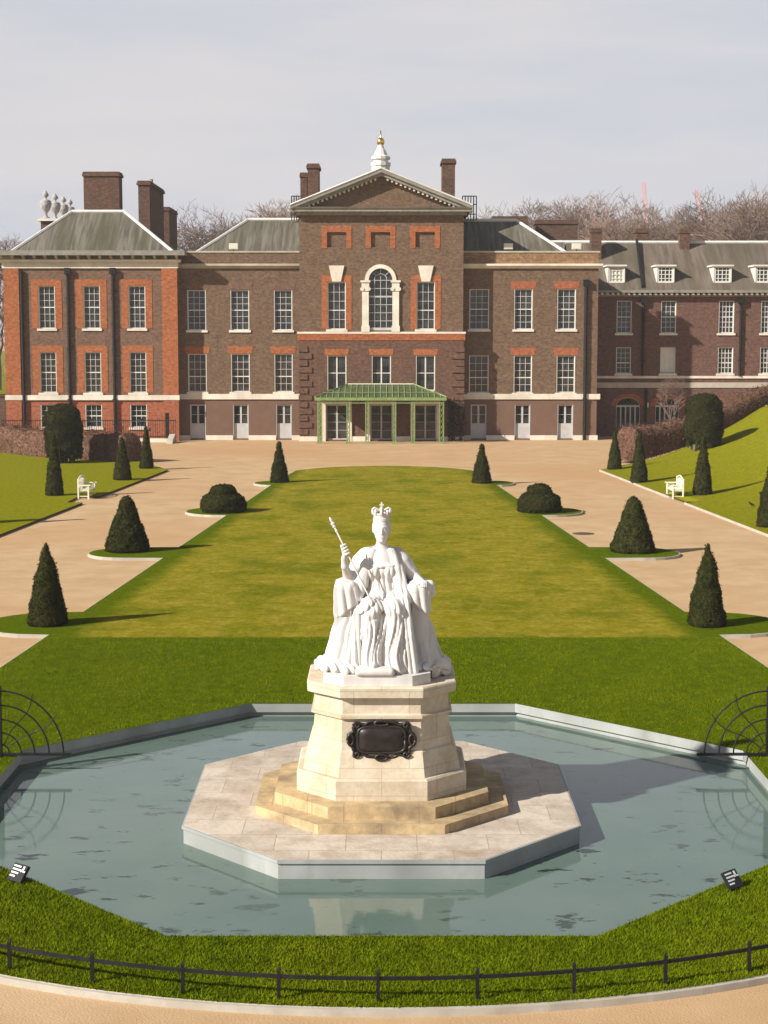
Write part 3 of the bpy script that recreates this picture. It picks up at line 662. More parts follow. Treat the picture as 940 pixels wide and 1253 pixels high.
# white lantern with a gilded ball
Yl = YP+9; lx0 = WX(466, 200, Yl)
def lr(px): return px*(Yl*.994)/F
pr = [(lr(11), WZ(222, Yl)), (lr(11), WZ(204, Yl)), (lr(12), WZ(203, Yl)), (lr(12), WZ(199, Yl)), (lr(9), WZ(198.5, Yl)), (lr(9), WZ(196, Yl)), (lr(11.5), WZ(195, Yl)), (lr(11.5), WZ(192, Yl)), (lr(8.5), WZ(190, Yl)), (lr(6), WZ(184, Yl)), (lr(4), WZ(181, Yl)), (lr(3.4), WZ(178, Yl))]
lt = MB().lathe(pr, (lx0, Yl, 0), 12).build('roof_lantern', 'paint', palace)
MB().lathe([(lr(.6+4.2*sin(t)), WZ(173.5, Yl)-lr(4.6)*cos(t)) for t in np.linspace(0.15, pi-.15, 10)]+[(lr(.9), WZ(168, Yl)), (lr(.7), WZ(160, Yl))], (lx0, Yl, 0), 12).build('gilded_ball', 'gold', lt, smooth=True)
# roofs and stacks rising behind the right wing
chimney(656, 707, 269, 296, YM+16, 2.0, palace, .1)
MB().box(WX(603, 268, YM+14), WX(646, 268, YM+14), YM+14, YM+16, WZ(282, YM+14), WZ(264.5, YM+14)).build('chimney', 'chimney_brick', palace)
xa, xb = WX(655, 296, YM+12), WX(726, 296, YM+12)
hip_roof(xa, xb, YM+9.5, YM+20, WZ(330, YM+12), WZ(295, YM+12), 0, 0, palace, run=4)
chimney(724, 736.5, 279, 330, YM+8, 1.2, palace, .05)

wv = MB(); cx0, cx1 = WX(549, 510, YP), WX(565, 510, YP)
cp = thing('climbing_plant', 'dark straggly climber on the wall just right of the green porch', 'plant', ((cx0+cx1)/2, YP-.3, GZ))
for k in range(9):
    xx = rnd.uniform(cx0, cx1); pts_ = [(xx, YP-.22, Z0)]
    for q in range(7): pts_.append((pts_[-1][0]+rnd.uniform(-.16, .16), YP-.20-rnd.uniform(0, .06), pts_[-1][2]+rnd.uniform(.3, .58)))
    wv.tube(pts_, .016, 4)
wv.build('stems', 'bark', cp); V_, F_ = leaves(wv.v, wv.f, 1500, .055, .17, 5, 1.2); mesh_obj('leaves', V_, F_, 'yew_big', cp)
# ---- green porch in front of the middle doors
YF = 121.0
porch = thing('porch', 'green glazed iron porch on slim posts in front of the middle doors', 'porch', (xc, YF, GZ))
px0, px1 = WX(388.5, 500, YF), WX(543.5, 500, YF); ze = WZ(490, YF); zt_ = WZ(470.5, YP-.1); tx0, tx1 = WX(426, 470, YP-.1), WX(506, 470, YP-.1)
for pa, pb in ((388.3, 394), (424, 428.5), (447, 451.5), (480.5, 485), (503.5, 508), (537.5, 543.5)):
    a, b = WX(pa, 500, YF), WX(pb, 500, YF); m = MB()
    for e in (a+.035, b-.035): m.box(e-.035, e+.035, YF-.04, YF+.04, Z0, ze)
    n = 7
    for k in range(n):
        za, zb = Z0+.2+(ze-Z0-.3)*k/n, Z0+.2+(ze-Z0-.3)*(k+1)/n; m.tube([(a+.05, YF, za), (b-.05, YF, zb)], .022, 4); m.tube([(b-.05, YF+.01, za), (a+.05, YF+.01, zb)], .022, 4)
    m.box(a-.05, b+.05, YF-.08, YF+.08, Z0, Z0+.16); m.build('post', 'green', porch)
for e in (px0, px1):
    m = MB(); m.box(e-.05, e+.05, YP-.32, YP-.24, Z0, ze); m.build('post', 'green', porch)
m = MB(); m.box(px0-.18, px1+.18, YF-.14, YF+.06, ze, ze+.22)
for e in (px0, px1): m.box(e-.12, e+.12, YF+.06, YP-.22, ze, ze+.22)
m.box(px0, px1, YF-.03, YF+.03, ze-.22, ze-.16)
n = 28
for i in range(n): 
    x = px0+(px1-px0)*i/n; m.tube([(x, YF, ze-.02), (x+(px1-px0)/n/2, YF, ze-.16), (x+(px1-px0)/n, YF, ze-.02)], .018, 4)
m.build('eaves_beam', 'green', porch)
zr = ze+.22; A = (px0-.18, YF-.12, zr); B = (px1+.18, YF-.12, zr); C = (px1+.18, YP-.21, zr); D = (px0-.18, YP-.21, zr); T0 = (tx0, YP-.22, zt_); T1 = (tx1, YP-.22, zt_)
rf = MB(); rf.quad(A, B, T1, T0); rf.poly([B, C, T1]); rf.poly([D, A, T0]); rfo = rf.build('roof', 'porch_glass', porch)
m = MB(); n = 22
for i in range(n+1):
    u = i/n; b = Vector(A).lerp(Vector(B), u); xt = b.x
    if xt < tx0: s = (xt-A[0])/(tx0-A[0])
    elif xt > tx1: s = (B[0]-xt)/(B[0]-tx1)
    else: s = 1
    if s < .05: continue
    t = Vector((xt, A[1]+(T0[1]-A[1])*s, zr+(zt_-zr)*s)); m.tube([b+Vector((0, -.01, .03)), t+Vector((0, -.01, .03))], .035, 4)
m.tube([Vector(A)+Vector((0, 0, .04)), Vector(T0)+Vector((0, 0, .04)), Vector(T1)+Vector((0, 0, .04)), Vector(B)+Vector((0, 0, .04))], .06, 5)
m.tube([(px0+.4, YF+.5, zr+.35), (px1-.4, YF+.5, zr+.35)], .03, 4)
m.build('glazing_bars', 'green', rfo)
m = MB(); m.tube([(tx0, YP-.3, zt_+.03), (tx1, YP-.3, zt_+.03)], .05, 5); m.build('ridge_flashing', 'cream', rfo)

# ---- brick range set back at the right
rng = thing('brick_building', 'long red brown brick building with dormers set back on the right', 'building', (WX(840, 400, YR), YR, GZ))
x0, x1 = WX(700, 400, YR), WX(1010, 400, YR)
ZE, ZC = WZ(363, YR), WZ(356, YR)
upc = cols_at([(754.8, 773), (809, 827.5), (879.6, 898.4), (931.4, 950)], 387, YR); rA, rB = rowz(368, 407.6, YR), rowz(425, 457, YR)
ar_c = cols_at([(754, 783.4), (802, 831), (851, 880), (899, 928)], 505, YR); zA = rowz(497, 523, YR); 
wn_ = [c+r for c in upc for r in (rA, rB)]; an = [(c[0], c[1], zA[0], zA[1]+(c[1]-c[0])/2*.72) for c in ar_c]
wall(x0, x1, Z0, ZE, YR, wn_+an, 'range_brick', rng, back=10)
for k, o in enumerate(wn_): window(o, YR, rng, 3 if k < 4 else 4, 6 if k % 2 == 0 else 5, bar=.026 if k < 4 else .045, blind=.95 if k == 3 else 0)
for k, (xa, xb, za, zb) in enumerate(an):
    cx = (xa+xb)/2; r = (xb-xa)/2; e = (zb-zA[1])/r; pts = [(cx+r*cos(t), zA[1]+r*e*sin(t)) for t in np.linspace(0, pi, 17)]; s = MB()
    for i in range(16):
        (p, q), (u, v) = pts[i], pts[i+1]; s.quad((u, YR, v), (p, YR, q), (p, YR, zb+.001), (u, YR, zb+.001)); s.quad((p, YR, q), (u, YR, v), (u, YR+.22, v), (p, YR+.22, q))
    s.build('wall', 'range_brick', rng)
    gp = MB().poly([(xa, YR+.18, za), (xb, YR+.18, za)]+[(x, YR+.18, z) for x, z in pts]).build('arched_window', 'glass', rng)
    m = MB()
    for i in range(6): x = xa+(xb-xa)*i/5; m.box(x-.05, x+.05, YR+.08, YR+.175, za, zA[1]+(.1 if 0 < i < 5 else 0))
    m.box(xa, xb, YR+.07, YR+.172, zA[1]-.07, zA[1]+.07); m.tube([(x, YR+.13, z) for x, z in pts], .06, 5); m.build('frame', 'door_paint', gp)
    m = MB(); m.loft([[(cx+rr*cos(t), yy, zA[1]+rr*e*sin(t)) for rr, yy in ((r+.02, YR-.03), (r+.42, YR-.03), (r+.42, YR+.02), (r+.02, YR+.02))] for t in np.linspace(0, pi, 17)]); m.build('brick_arch', 'base_red', gp)
    MB().box(xb+.55, ar_c[k+1][0]-.55 if k < 3 else xb+1.5, YR-.06, YR+.05, zA[1]-.1, zA[1]+.28).build('impost', 'stone', gp)
MB().box(x0, x1, YR-.09, YR+.1, WZ(463, YR), WZ(460, YR)).build('string_course', 'stone', rng)
MB().box(x0, x1, YR-.06, YR+.1, WZ(474.5, YR), WZ(468, YR)).build('string_course', 'dull_stone', rng)
m = MB(); m.box(x0, x1, YR-.2, YR+.2, ZE, ZE+.12); m.box(x0, x1, YR-.62, YR+.4, ZC-.15, ZC+.05); m.build('cornice', 'cornice', rng)
m = MB(); x = x0+.2
while x < x1: m.box(x-.09, x+.09, YR-.5, YR+.1, ZE+.125, ZC-.155); x += .42
m.build('dentils', 'stone', rng)
RZ = WZ(297, YR+5.5); m = MB(); m.quad((x0, YR-.5, ZC+.055), (x1, YR-.5, ZC+.055), (x1, YR+5.5, RZ), (x0, YR+5.5, RZ)); m.quad((x1, YR+11.5, ZC), (x0, YR+11.5, ZC), (x0, YR+5.5, RZ), (x1, YR+5.5, RZ)); rro = m.build('roof', 'range_roof', rng)
MB().tube([(x0, YR+5.5, RZ+.02), (x1, YR+5.5, RZ+.02)], .16, 6).build('ridge_flashing', 'lead', rro)
YD = YR+.38
for pa, pb in ((743.5, 765), (803.5, 825.5), (873, 895.5), (924, 946)):
    a, b = WX(pa+1.5, 335, YD), WX(pb-1.5, 335, YD); z0, z1 = WZ(345.5, YD), WZ(326, YD)
    d = MB(); d.box(a-.09, a, YD, YD+2.6, z0, z1); d.box(b, b+.09, YD, YD+2.6, z0, z1); d.box(a, b, YD+.01, YD+.12, z0-.1, z0); do = d.build('dormer', 'paint', rng)
    MB().box(a-.22, b+.22, YD-.16, YD+3.0, z1, z1+.13).build('dormer_roof', 'lead', do)
    MB().box(a, b, YD+.14, YD+.17, z0, z1).build('pane', 'glass' if pa > 760 else 'blind', do)
    f = MB(); j = .11; f.box(a, a+j, YD+.03, YD+.13, z0, z1); f.box(b-j, b, YD+.03, YD+.13, z0, z1); f.box(a+j, b-j, YD+.03, YD+.13, z1-j, z1); f.box(a+j, b-j, YD+.03, YD+.13, z0, z0+j)
    for k in (1, 2, 3): x = a+(b-a)*k/4; f.box(x-.028, x+.028, YD+.06, YD+.135, z0+j, z1-j)
    for k in (1, 2, 3): z = z0+(z1-z0)*k/4; f.box(a+j, b-j, YD+.064, YD+.131, z-.028, z+.028)
    f.build('frame', 'paint', do)
chimney(778.5, 794, 279.5, 300, YR+6.5, 1.4, rng, .08)
chimney(832.5, 844.5, 280, 306, YR+4.6, 1.2, rng, .06)
for px in (786.5, 905.5): hopper_pipe(WX(px, 420, YR), YR, WZ(460, YR), ZE-.5, rng, .10)
MB().tube([(WX(790, 500, YR), YR-.14, Z0), (WX(790, 500, YR), YR-.14, WZ(476, YR))], .12, 6).build('drainpipe', 'iron', rng)
MB().tube([(WX(786, 350, YR), YR-.3, ZC+.3), (WX(779, 293, YR+5.3), YR+5.2, RZ+.2)], .12, 5).build('drainpipe', 'iron', rng)

# ---- garden wall and parapet with urns far left, behind
gw = MB(); gw.box(-60, WX(11, 500, YL)-.35, YL+1.5, YL+1.9, Z0, WZ(485, YL+1.5)); gw.box(-60, WX(11, 500, YL)-.35, YL+1.4, YL+2.0, WZ(485, YL+1.5), WZ(482, YL+1.5))
tag(gw.build('garden_wall', 'darkwall', loc=(-40, YL+1.5, GZ)), 'dark brick garden wall ending at the corner of the left wing', 'wall')
YU = YL+16
pp = thing('parapet', 'red brick parapet with stone coping carrying a row of urns behind the hipped roof', 'parapet', (WX(70, 272, YU), YU, Z0))
ux = WX(50, 272, YU); 
MB().box(ux, WX(100, 272, YU), YU, YU+6, Z0, WZ(270.5, YU)).build('wall', 'chimney_brick', pp)
MB().box(ux-.25, WX(100, 272, YU)+.2, YU-.25, YU+6.2, WZ(270.5, YU), WZ(267.5, YU)).build('coping', 'stone', pp)
def urn_mesh():
    m = MB(); m.lathe([(.46, 0), (.46, .16), (.22, .26), (.15, .5), (.22, .62), (.52, .95), (.66, 1.3), (.72, 1.62), (.60, 1.72), (.66, 1.80), (.40, 1.92), (.14, 2.02), (.12, 2.14), (.34, 2.28), (.40, 2.45), (.24, 2.62), (.10, 2.85)], (0, 0, 0), 14); return m
un = None
for i, (px, dy, lab) in enumerate(((57.5, 0, 'largest grey urn at the left end of the parapet'), (69, 1.5, 'second grey urn along the parapet from its left end'), (79, 3.0, 'third grey urn along the parapet half hidden by the roof slope'), (87, 4.5, 'last grey urn of the parapet just clear of the roof ridge'))):
    zz = WZ(267.5, YU)
    loc = (WX(px, 262, YU+1+dy), YU+.6+dy, zz)
    if un is None: un = tag(urn_mesh().build('urn', 'urn', loc=(0, 0, 0), smooth=True), lab, 'urn', 'urns on the parapet'); un.location = loc
    else:
        u = un.copy(); COL.objects.link(u); u.location = loc; u['label'] = lab
    (un if i == 0 else u).scale = (.72-.03*i, .72-.03*i, .84-.04*i)

# roof floodlights standing on the parapets
fl = MB(); fl.box(-.28, .28, -.2, .2, .15, .55); fl.box(-.05, .05, -.05, .05, 0, .15)
fm = None
for px, lab in ((286, 'white floodlight box on the parapet over the left middle windows'), (622, 'white floodlight box on the tiled parapet nearest the central block'), (705.5, 'white floodlight box on the tiled parapet near its right end')):
    loc = (WX(px, 309, YM+.3), YM+.33, zpar+.12)
    if fm is None:
        fm = thing('floodlight', lab, 'floodlight', loc, 'floodlights on the parapets')
        MB().box(loc[0]-.34, loc[0]+.34, loc[1]-.2, loc[1]+.2, loc[2]+.14, loc[2]+.58).build('housing', 'paint', fm); MB().box(loc[0]-.06, loc[0]+.06, loc[1]-.06, loc[1]+.06, loc[2], loc[2]+.14).build('bracket', 'iron', fm)
        MB().box(loc[0]-.28, loc[0]+.28, loc[1]-.215, loc[1]-.2, loc[2]+.2, loc[2]+.52).build('lens', 'stone', fm)
    else: dup(fm, loc, lab)
# railings before the left wing
YRl = YL-1.6
rl = thing('railing', 'tall black iron railings along the foot of the left wing', 'railing', (WX(110, 530, YRl), YRl, GZ))
ra, rb = WX(2, 530, YRl), WX(216, 530, YRl); m = MB(); x = ra
while x < rb: m.box(x-.014, x+.014, YRl-.014, YRl+.014, Z0+.28, Z0+1.75); x += .17
m.build('bars', 'iron', rl)
m = MB(); m.box(ra, rb, YRl-.03, YRl+.03, Z0+1.58, Z0+1.64); m.box(ra, rb, YRl-.03, YRl+.03, Z0+.4, Z0+.46); m.build('rail', 'iron', rl)
MB().box(ra, rb, YRl-.18, YRl+.18, Z0, Z0+.28).build('kerb', 'stone', rl)
gx = WX(205, 530, YRl); MB().box(gx-.14, gx+.14, YRl-.1, YRl+.1, Z0+.28, Z0+2.2).build('post', 'iron', rl)
MB().prism_x([(YRl-2.0, Z0), (YRl-.2, Z0), (YRl-.2, Z0+.62), (YRl-1.7, Z0+.25)], WX(208, 530, YRl), WX(215, 530, YRl)).build('step_cheek', 'dull_stone', rl)

# ------------------------------------------------------------------ bare trees behind
def tree_mesh(seed, h, spread, top=9):
    rs = random.Random(seed); segs = []
    def grow(p, d, ln, r, lev):
        mid = p+d*ln*.5+Vector((rs.gauss(0, .06), rs.gauss(0, .06), rs.gauss(0, .03)))*ln; q = p+d*ln
        segs.append((p, mid, q, r, r*.72, lev))
        e = ((q.x/(h*.22))**2+(q.y/(h*.22))**2+((q.z-h*.60)/(h*.40))**2)
        if lev >= top or (lev > 2 and e > 1): return
        n = 3 if lev < 3 else rs.choice((2, 2, 3))
        a0 = rs.uniform(0, 2*pi)
        for k in range(n):
            a = a0+2*pi*k/n+rs.uniform(-.5, .5); tl = rs.uniform(.35, .80) if lev > 0 else rs.uniform(.35, .7)
            u = Vector((cos(a), sin(a), 0)); nd = (d*.9+u*tl*spread); nd.z += .06-.02*lev; nd.normalize()
            grow(p+d*ln*(rs.uniform(.6, 1) if k else 1), nd, ln*rs.uniform(.70, .86), r*.64, lev+1)
    grow(Vector((0, 0, 0)), Vector((0, 0, 1)), h*.23, h*.017, 0)
    tr, cr = MB(), MB()
    for p, m_, q, r0, r1, lev in segs:
        rr = [max(r0, .020), max((r0+r1)/2, .018), max(r1, .015)]
        if lev < 2: tr.tube([p, m_, q], rr, 6, cap=False)
        elif lev < 5: cr.tube([p, m_, q], rr, 4, cap=False)
        else: cr.tube([p, q], [rr[0], rr[2]], 3, cap=False)
    return tr, cr
protos = []
for s in range(5):
    tr, cr = tree_mesh(100+s, 20+s*.6, .92+.08*(s % 3)); protos.append((tr, cr))
tmesh = []
def place_tree(k, loc, rz, sc, label, group):
    t = thing('bare_tree', label, 'tree', loc, group)
    if k >= len(tmesh) or tmesh[k] is None: pass
    a = bpy.data.objects.new('trunk', tmesh[k][0]); b = bpy.data.objects.new('crown', tmesh[k][1])
    for o in (a, b): COL.objects.link(o); o.parent = t
    t.rotation_euler = (0, 0, rz); t.scale = sc
    return t
for tr, cr in protos:
    ms = []
    for mb, nm, mt in ((tr, 'trunk', 'bark'), (cr, 'crown', 'twigs')):
        me = bpy.data.meshes.new(nm); me.from_pydata(mb.v, [], mb.f); me.materials.append(M[mt]); me.update(); ms.append(me)
    hh = max(v[2] for v in cr.v); tmesh.append((ms[0], ms[1], hh))
ORD = ['first', 'second', 'third', 'fourth', 'fifth', 'sixth', 'seventh', 'eighth', 'ninth', 'tenth', 'eleventh', 'twelfth', 'thirteenth', 'fourteenth', 'fifteenth', 'sixteenth', 'seventeenth', 'eighteenth']
bands = [([(-6, 283), (14, 290)], 'bare winter tree beyond the left wing at the far left, %s from the edge'),
         ([(228, 248), (258, 258), (288, 262), (318, 250), (345, 246)], 'bare winter tree over the left middle roof, %s from the left chimneys'),
         ([(590, 262), (618, 244), (648, 250), (676, 240), (706, 238), (735, 237)], 'bare winter tree behind the right middle wing, %s from the pediment'),
         ([(762, 252), (785, 248), (808, 246), (832, 252), (858, 240), (882, 236), (905, 235), (928, 238), (952, 234)], 'bare winter tree over the long dormered roof, %s from its left end')]
kk = 0
for pts, lab in bands:
    for i, (px, py) in enumerate(pts):
        Y = 200+rnd.uniform(0, 50)+(10 if px < 20 else 0); x, _, zt2 = W(px, py-5+rnd.uniform(-7, 9), Y); k = kk % 5; kk += 1
        s = (zt2-GZ)/tmesh[k][2]; place_tree(k, (x, Y, GZ), rnd.uniform(0, 6.28), (s*.85, s*.85, s), lab % ORD[i], 'bare trees behind the palace')
Yt = 126.0; xt_, _, zz_ = W(822, 455, Yt); place_tree(2, (xt_, Yt, GZ), 1.0, ((zz_-GZ)/tmesh[2][2]*.8,)*2+((zz_-GZ)/tmesh[2][2],), 'young bare reddish tree against the arched windows of the long red building', 'young trees')
# a denser, lower row further away
for i, px in enumerate(range(590, 990, 44)):
    Y = 265+rnd.uniform(0, 25); x, _, zt2 = W(px+rnd.uniform(-8, 8), rnd.uniform(256, 272), Y); k = kk % 5; kk += 1; s = (zt2-GZ)/tmesh[k][2]
    place_tree(k, (x, Y, GZ), rnd.uniform(0, 6.28), (s*.9, s*.9, s), 'fainter bare tree in the rear row right of the pediment, %s from it' % ORD[i], 'bare trees of the rear row')
# the park beyond: grass, and a far wood that reads as one mass
structure(MB().quad((-600, 146, GZ+.01), (600, 146, GZ+.01), (600, 900, GZ+.01), (-600, 900, GZ+.01)).build('parkland', 'side_lawn'))
wr = random.Random(5); wv_, wf_ = [], []; lows = [tree_mesh(300+i, 20, 1.0, 6) for i in range(3)]; off = 0
for i in range(70):
    a, b = lows[i % 3]; an, sc_ = wr.uniform(0, 6.28), wr.uniform(.75, 1.1); ox = wr.uniform(-330, -58) if i < 45 else wr.uniform(60, 330); oy = wr.uniform(200, 380)
    for mb in (a, b):
        v_ = np.array(mb.v)*sc_; wv_.append(np.stack([v_[:, 0]*cos(an)-v_[:, 1]*sin(an)+ox, v_[:, 0]*sin(an)+v_[:, 1]*cos(an)+oy, v_[:, 2]+GZ], 1)); wf_ += [tuple(k+off for k in q) for q in mb.f]; off += len(v_)
wo = mesh_obj('woodland', np.concatenate(wv_).tolist(), wf_, 'twigs'); wo['kind'] = 'stuff'; wo['label'] = 'far bare winter wood beyond the palace'; wo['category'] = 'woodland'
# tower cranes far away
def crane(px, py, Y, lean, lab):
    x, _, zt2 = W(px, py, Y); m = thing('crane', lab, 'crane', (x, Y, GZ), 'distant tower cranes')
    def lattice(a, b, w, n):
        mb = MB(); a = Vector(a); b = Vector(b); d = (b-a).normalized(); s = Vector((1, 0, 0)) if abs(d.z) > .5 else Vector((0, 0, 1)); t = d.cross(s).normalized(); s = t.cross(d).normalized()
        cs = [(-1, -1), (1, -1), (1, 1), (-1, 1)]
        for u, v in cs: mb.tube([a+s*u*w+t*v*w, b+s*u*w+t*v*w], w*.15, 4)
        for k in range(n):
            for (u, v), (u2, v2) in zip(cs, cs[1:]+cs[:1]):
                p = a.lerp(b, k/n); q = a.lerp(b, (k+1)/n); mb.tube([p+s*u*w+t*v*w, q+s*u2*w+t*v2*w], w*.18, 3)
        return mb
    zm = GZ+(zt2-GZ)*.62
    lattice((x, Y, GZ), (x, Y, zm), .55, 30).build('mast', 'crane', m)
    lattice((x, Y, zm), (x+lean, Y, zt2), .42, 34).build('jib', 'crane', m)
    MB().box(x-1.6, x+1.6, Y-1.6, Y+1.6, zm-1.5, zm+1.2).build('cab', 'crane', m)
crane(796, 222, 520, -2.2, 'distant red luffing crane rising above the trees, the taller one')
crane(868, 231, 560, -4.5, 'distant red luffing crane barely showing over the trees at right')

# ------------------------------------------------------------------ clipped yews
def rough(v, f, amp, freq, seed):
    rs = np.random.RandomState(seed); v = np.array(v, float); ph = rs.rand(6)*6.28
    d = amp*(np.sin(v[:, 0]*freq+ph[0]+2*np.sin(v[:, 2]*freq*.7+ph[1]))+np.sin(v[:, 1]*freq*1.3+ph[2]+v[:, 2]*freq*.9)*.8)
    c = v.copy(); c[:, 2] = 0; r = np.linalg.norm(c[:, :2], axis=1, keepdims=True); c = c/np.maximum(r, .05)
    return v+c*d[:, None], f
def profile_mesh(prof, n=28, rows=40):
    zs = np.linspace(0, 1, rows); P_ = np.array(prof); t = np.linspace(0, 1, len(P_)); R = np.interp(zs, t, P_[:, 0]); Z = np.interp(zs, t, P_[:, 1])
    m = MB(); m.lathe(list(zip(R, Z)), (0, 0, 0), n); return m
def topiary(prof, nl, size, seed, amp=.02, name='clipped_yew', mat='yew', spread=.025):
    m = profile_mesh(prof); v, f = rough(m.v, m.f, amp, 9, seed); V, Fq = leaves(v, f, nl, size, spread, seed, .9); v2, f2 = hide_under(v, f, V, Fq)
    return v2, f2
CONE = [(.56, 0), (.60, .12), (.53, .5), (.42, .95), (.28, 1.5), (.15, 1.9), (.07, 2.12), (.015, 2.2)]
STUB = [(.80, 0), (.87, .10), (.82, .3), (.71, .62), (.57, 1.0), (.43, 1.4), (.31, 1.75), (.23, 1.95), (.13, 2.08), (.02, 2.12)]
MOUND = [(.92, 0), (.99, .2), (.98, .45), (.90, .66), (.72, .82), (.56, .88), (.55, 1.0), (.47, 1.17), (.28, 1.27), (.03, 1.30)]
SPIRE = [(.46, 0), (.50, .1), (.46, .5), (.34, 1.1), (.22, 1.7), (.12, 2.2), (.06, 2.42), (.01, 2.5)]
DOME = [(1.0, .55), (1.10, .9), (1.10, 1.8), (1.08, 2.6), (.98, 3.1), (.75, 3.42), (.4, 3.58), (.05, 3.62)]
ymesh = {}
for nm, pr, nl, sz in (('cone', CONE, 11000, .021), ('stub', STUB, 13000, .026), ('mound', MOUND, 11000, .030), ('spire', SPIRE, 6000, .030)):
    v, f = topiary(pr, nl, sz, hash(nm) % 97 if False else len(nm)*7, .022 if nm != 'mound' else .03)
    me = bpy.data.meshes.new('clipped_yew'); me.from_pydata(np.asarray(v).tolist(), [], f); me.materials.append(M['yew']); me.update(); ymesh[nm] = me
def yew(kind, x, y, z, sc, label, rz=None):
    o = bpy.data.objects.new('clipped_yew', ymesh[kind]); COL.objects.link(o); o.location = (x, y, z); o.scale = sc if isinstance(sc, tuple) else (sc,)*3; o.rotation_euler = (0, 0, rnd.uniform(0, 6.28) if rz is None else rz)
    return tag(o, label, 'topiary', 'clipped yews along the lawns')
def on(px, py, z=0.0): return G(px, py, z)[:2]
yew('cone', *on(58.5, 764), 0, (.86, .86, 1.01), 'dark clipped yew cone nearest the camera on the left path')
yew('cone', *on(864.5, 765), 0, (.82, .82, 1.01), 'dark clipped yew cone nearest the camera on the right path')
yew('stub', *on(156, 674), 0, (.92, .92, .95), 'blunt tapering clipped yew left of the lawn, behind the nearest cone')
yew('stub', *on(774.5, 675), 0, (.92, .92, .95), 'blunt tapering clipped yew right of the lawn, behind the nearest cone')
yew('mound', *on(273.5, 626), 0, (1.0, 1.0, .93), 'low rounded double mound of yew on the left edge of the lawn')
yew('mound', *on(660, 626), 0, (.98, .98, .95), 'low rounded double mound of yew on the right edge of the lawn')
yew('spire', *on(342, 590), 0, (.95, .95, .88), 'small pointed yew cone at the far left corner of the central lawn')
yew('spire', *on(589.5, 591), 0, (1.0, 1.0, .84), 'small pointed yew cone at the far right corner of the central lawn')
yew('spire', *on(67, 606), 0, (.85, .85, 1.22), 'slender yew cone on the left lawn beside the white bench')
yew('spire', *on(150, 587), 0, (.95, .95, .93), 'squat yew cone on the left lawn just behind the white bench')
yew('spire', *on(179.5, 573), 0, (.80, .80, 1.0), 'slim yew cone at the far corner of the left lawn')
def onbank(px, py):
    lo_, hi_ = 40.0, 130.0
    for _ in range(50):
        y = (lo_+hi_)/2; x, _, z = W(px, py, y)
        if z > bank(x, y): lo_ = y
        else: hi_ = y
    return x, y, bank(x, y)
yew('spire', *onbank(752, 574), (.80, .80, .90), 'slim yew cone at the far corner of the right lawn')
yew('spire', *onbank(782, 590), (.88, .88, 1.08), 'yew cone on the right lawn in front of the brown hedge')
yew('spire', *onbank(859.5, 605), (.90, .90, 1.16), 'tall slender yew cone on the bank just right of the white bench')
yew('spire', *onbank(941, 644), (.95, .95, 1.0), 'yew cone cut off by the right edge of the picture')
yew('spire', *on(-28, 640), 0, (.95, .95, 1.1), 'yew cone standing past the left edge, seen only by its shadow')
# big domed yews with bare stems
def big_yew(x, y, z, label, seed, sc):
    t = thing('domed_yew', label, 'tree', (x, y, z), 'big domed yews')
    m = profile_mesh(DOME, 30, 40); v, f = rough(m.v, m.f, .05, 5, seed); V, Fq = leaves(v, f, 22000, .035, .04, seed, .9); v2, f2 = hide_under(v, f, V, Fq)
    # ragged hanging skirt
    rs = random.Random(seed); sk = MB()
    for k in range(60):
        a = rs.uniform(0, 6.28); r = rs.uniform(.75, 1.08); h0 = rs.uniform(.05, .5); w = rs.uniform(.06, .14)
        sk.tube([(r*cos(a), r*sin(a), .9), (r*.98*cos(a), r*.98*sin(a), h0)], [w, w*.4], 5)
    V2, F2 = leaves(sk.v, sk.f, 2500, .05, .04, seed+1, .9); v2, f2 = hide_under(v2, f2, np.concatenate([np.array(sk.v), V2]), np.zeros((0, 4), int)) if False else (v2, f2)
    o = len(v2); v2 = np.concatenate([v2, np.array(sk.v, float), V2]); f2 = f2+[tuple(i+o for i in q) for q in sk.f]+[tuple(int(i)+o+len(sk.v) for i in q) for q in F2]
    mesh_obj('crown', np.array(v2)*np.array(sc)+np.array((x, y, z)), f2, 'yew_big', t)
    tm = MB()
    for k in range(7):
        a = k*.9+rs.uniform(-.2, .2); r = rs.uniform(.15, .8); tm.tube([(x+r*cos(a), y+r*sin(a), z-.1), (x+r*.8*cos(a), y+r*.8*sin(a), z+1.2)], [.13, .08], 6)
    tm.build('trunk', 'bark', t)
bx, by = on(78.5, 566); big_yew(bx, by, 0, 'big dark dome of old yew in the brown hedge on the left', 3, (1.0, 1.0, 1.0))
bx, by, bz = onbank(861, 549); big_yew(bx, by, bz, 'big dark dome of old yew in the brown hedge on the right bank', 4, (1.0, 1.0, .92))
# clipped brown beech hedges, running diagonally back
def hedge(pts, hz, wd, label, seed, zf, h1=None):
    P_ = [Vector(p) for p in pts]; n = 70; rings = []
    for i in range(n+1):
        u = i/n*(len(P_)-1); k = min(int(u), len(P_)-2); p = P_[k].lerp(P_[k+1], u-k); d = (P_[k+1]-P_[k]).normalized(); q = Vector((-d.y, d.x))
        b = zf(p.x, p.y); hz_ = hz if h1 is None else hz+(h1-hz)*i/n; hh = hz_*(1+.04*sin(i*1.7)+.03*sin(i*.6)) if 0 < i < n else hz_*.9
        rings.append([tuple(p+q*s*wd)+(b-.1+z*hh,) for s, z in ((-.5, 0), (-.52, .3), (-.5, .75), (-.36, .97), (0, 1.02), (.36, .97), (.5, .75), (.52, .3), (.5, 0))])
    m = MB(); m.loft(rings); V, Fq = leaves(m.v, m.f, 46000, .036, .11, seed, 1.1); v2, f2 = hide_under(m.v, m.f, V, Fq)
    return tag(mesh_obj('beech_hedge', v2, f2, 'beech', loc=tuple(P_[0])+(0,)), label, 'hedge', 'brown beech hedges')
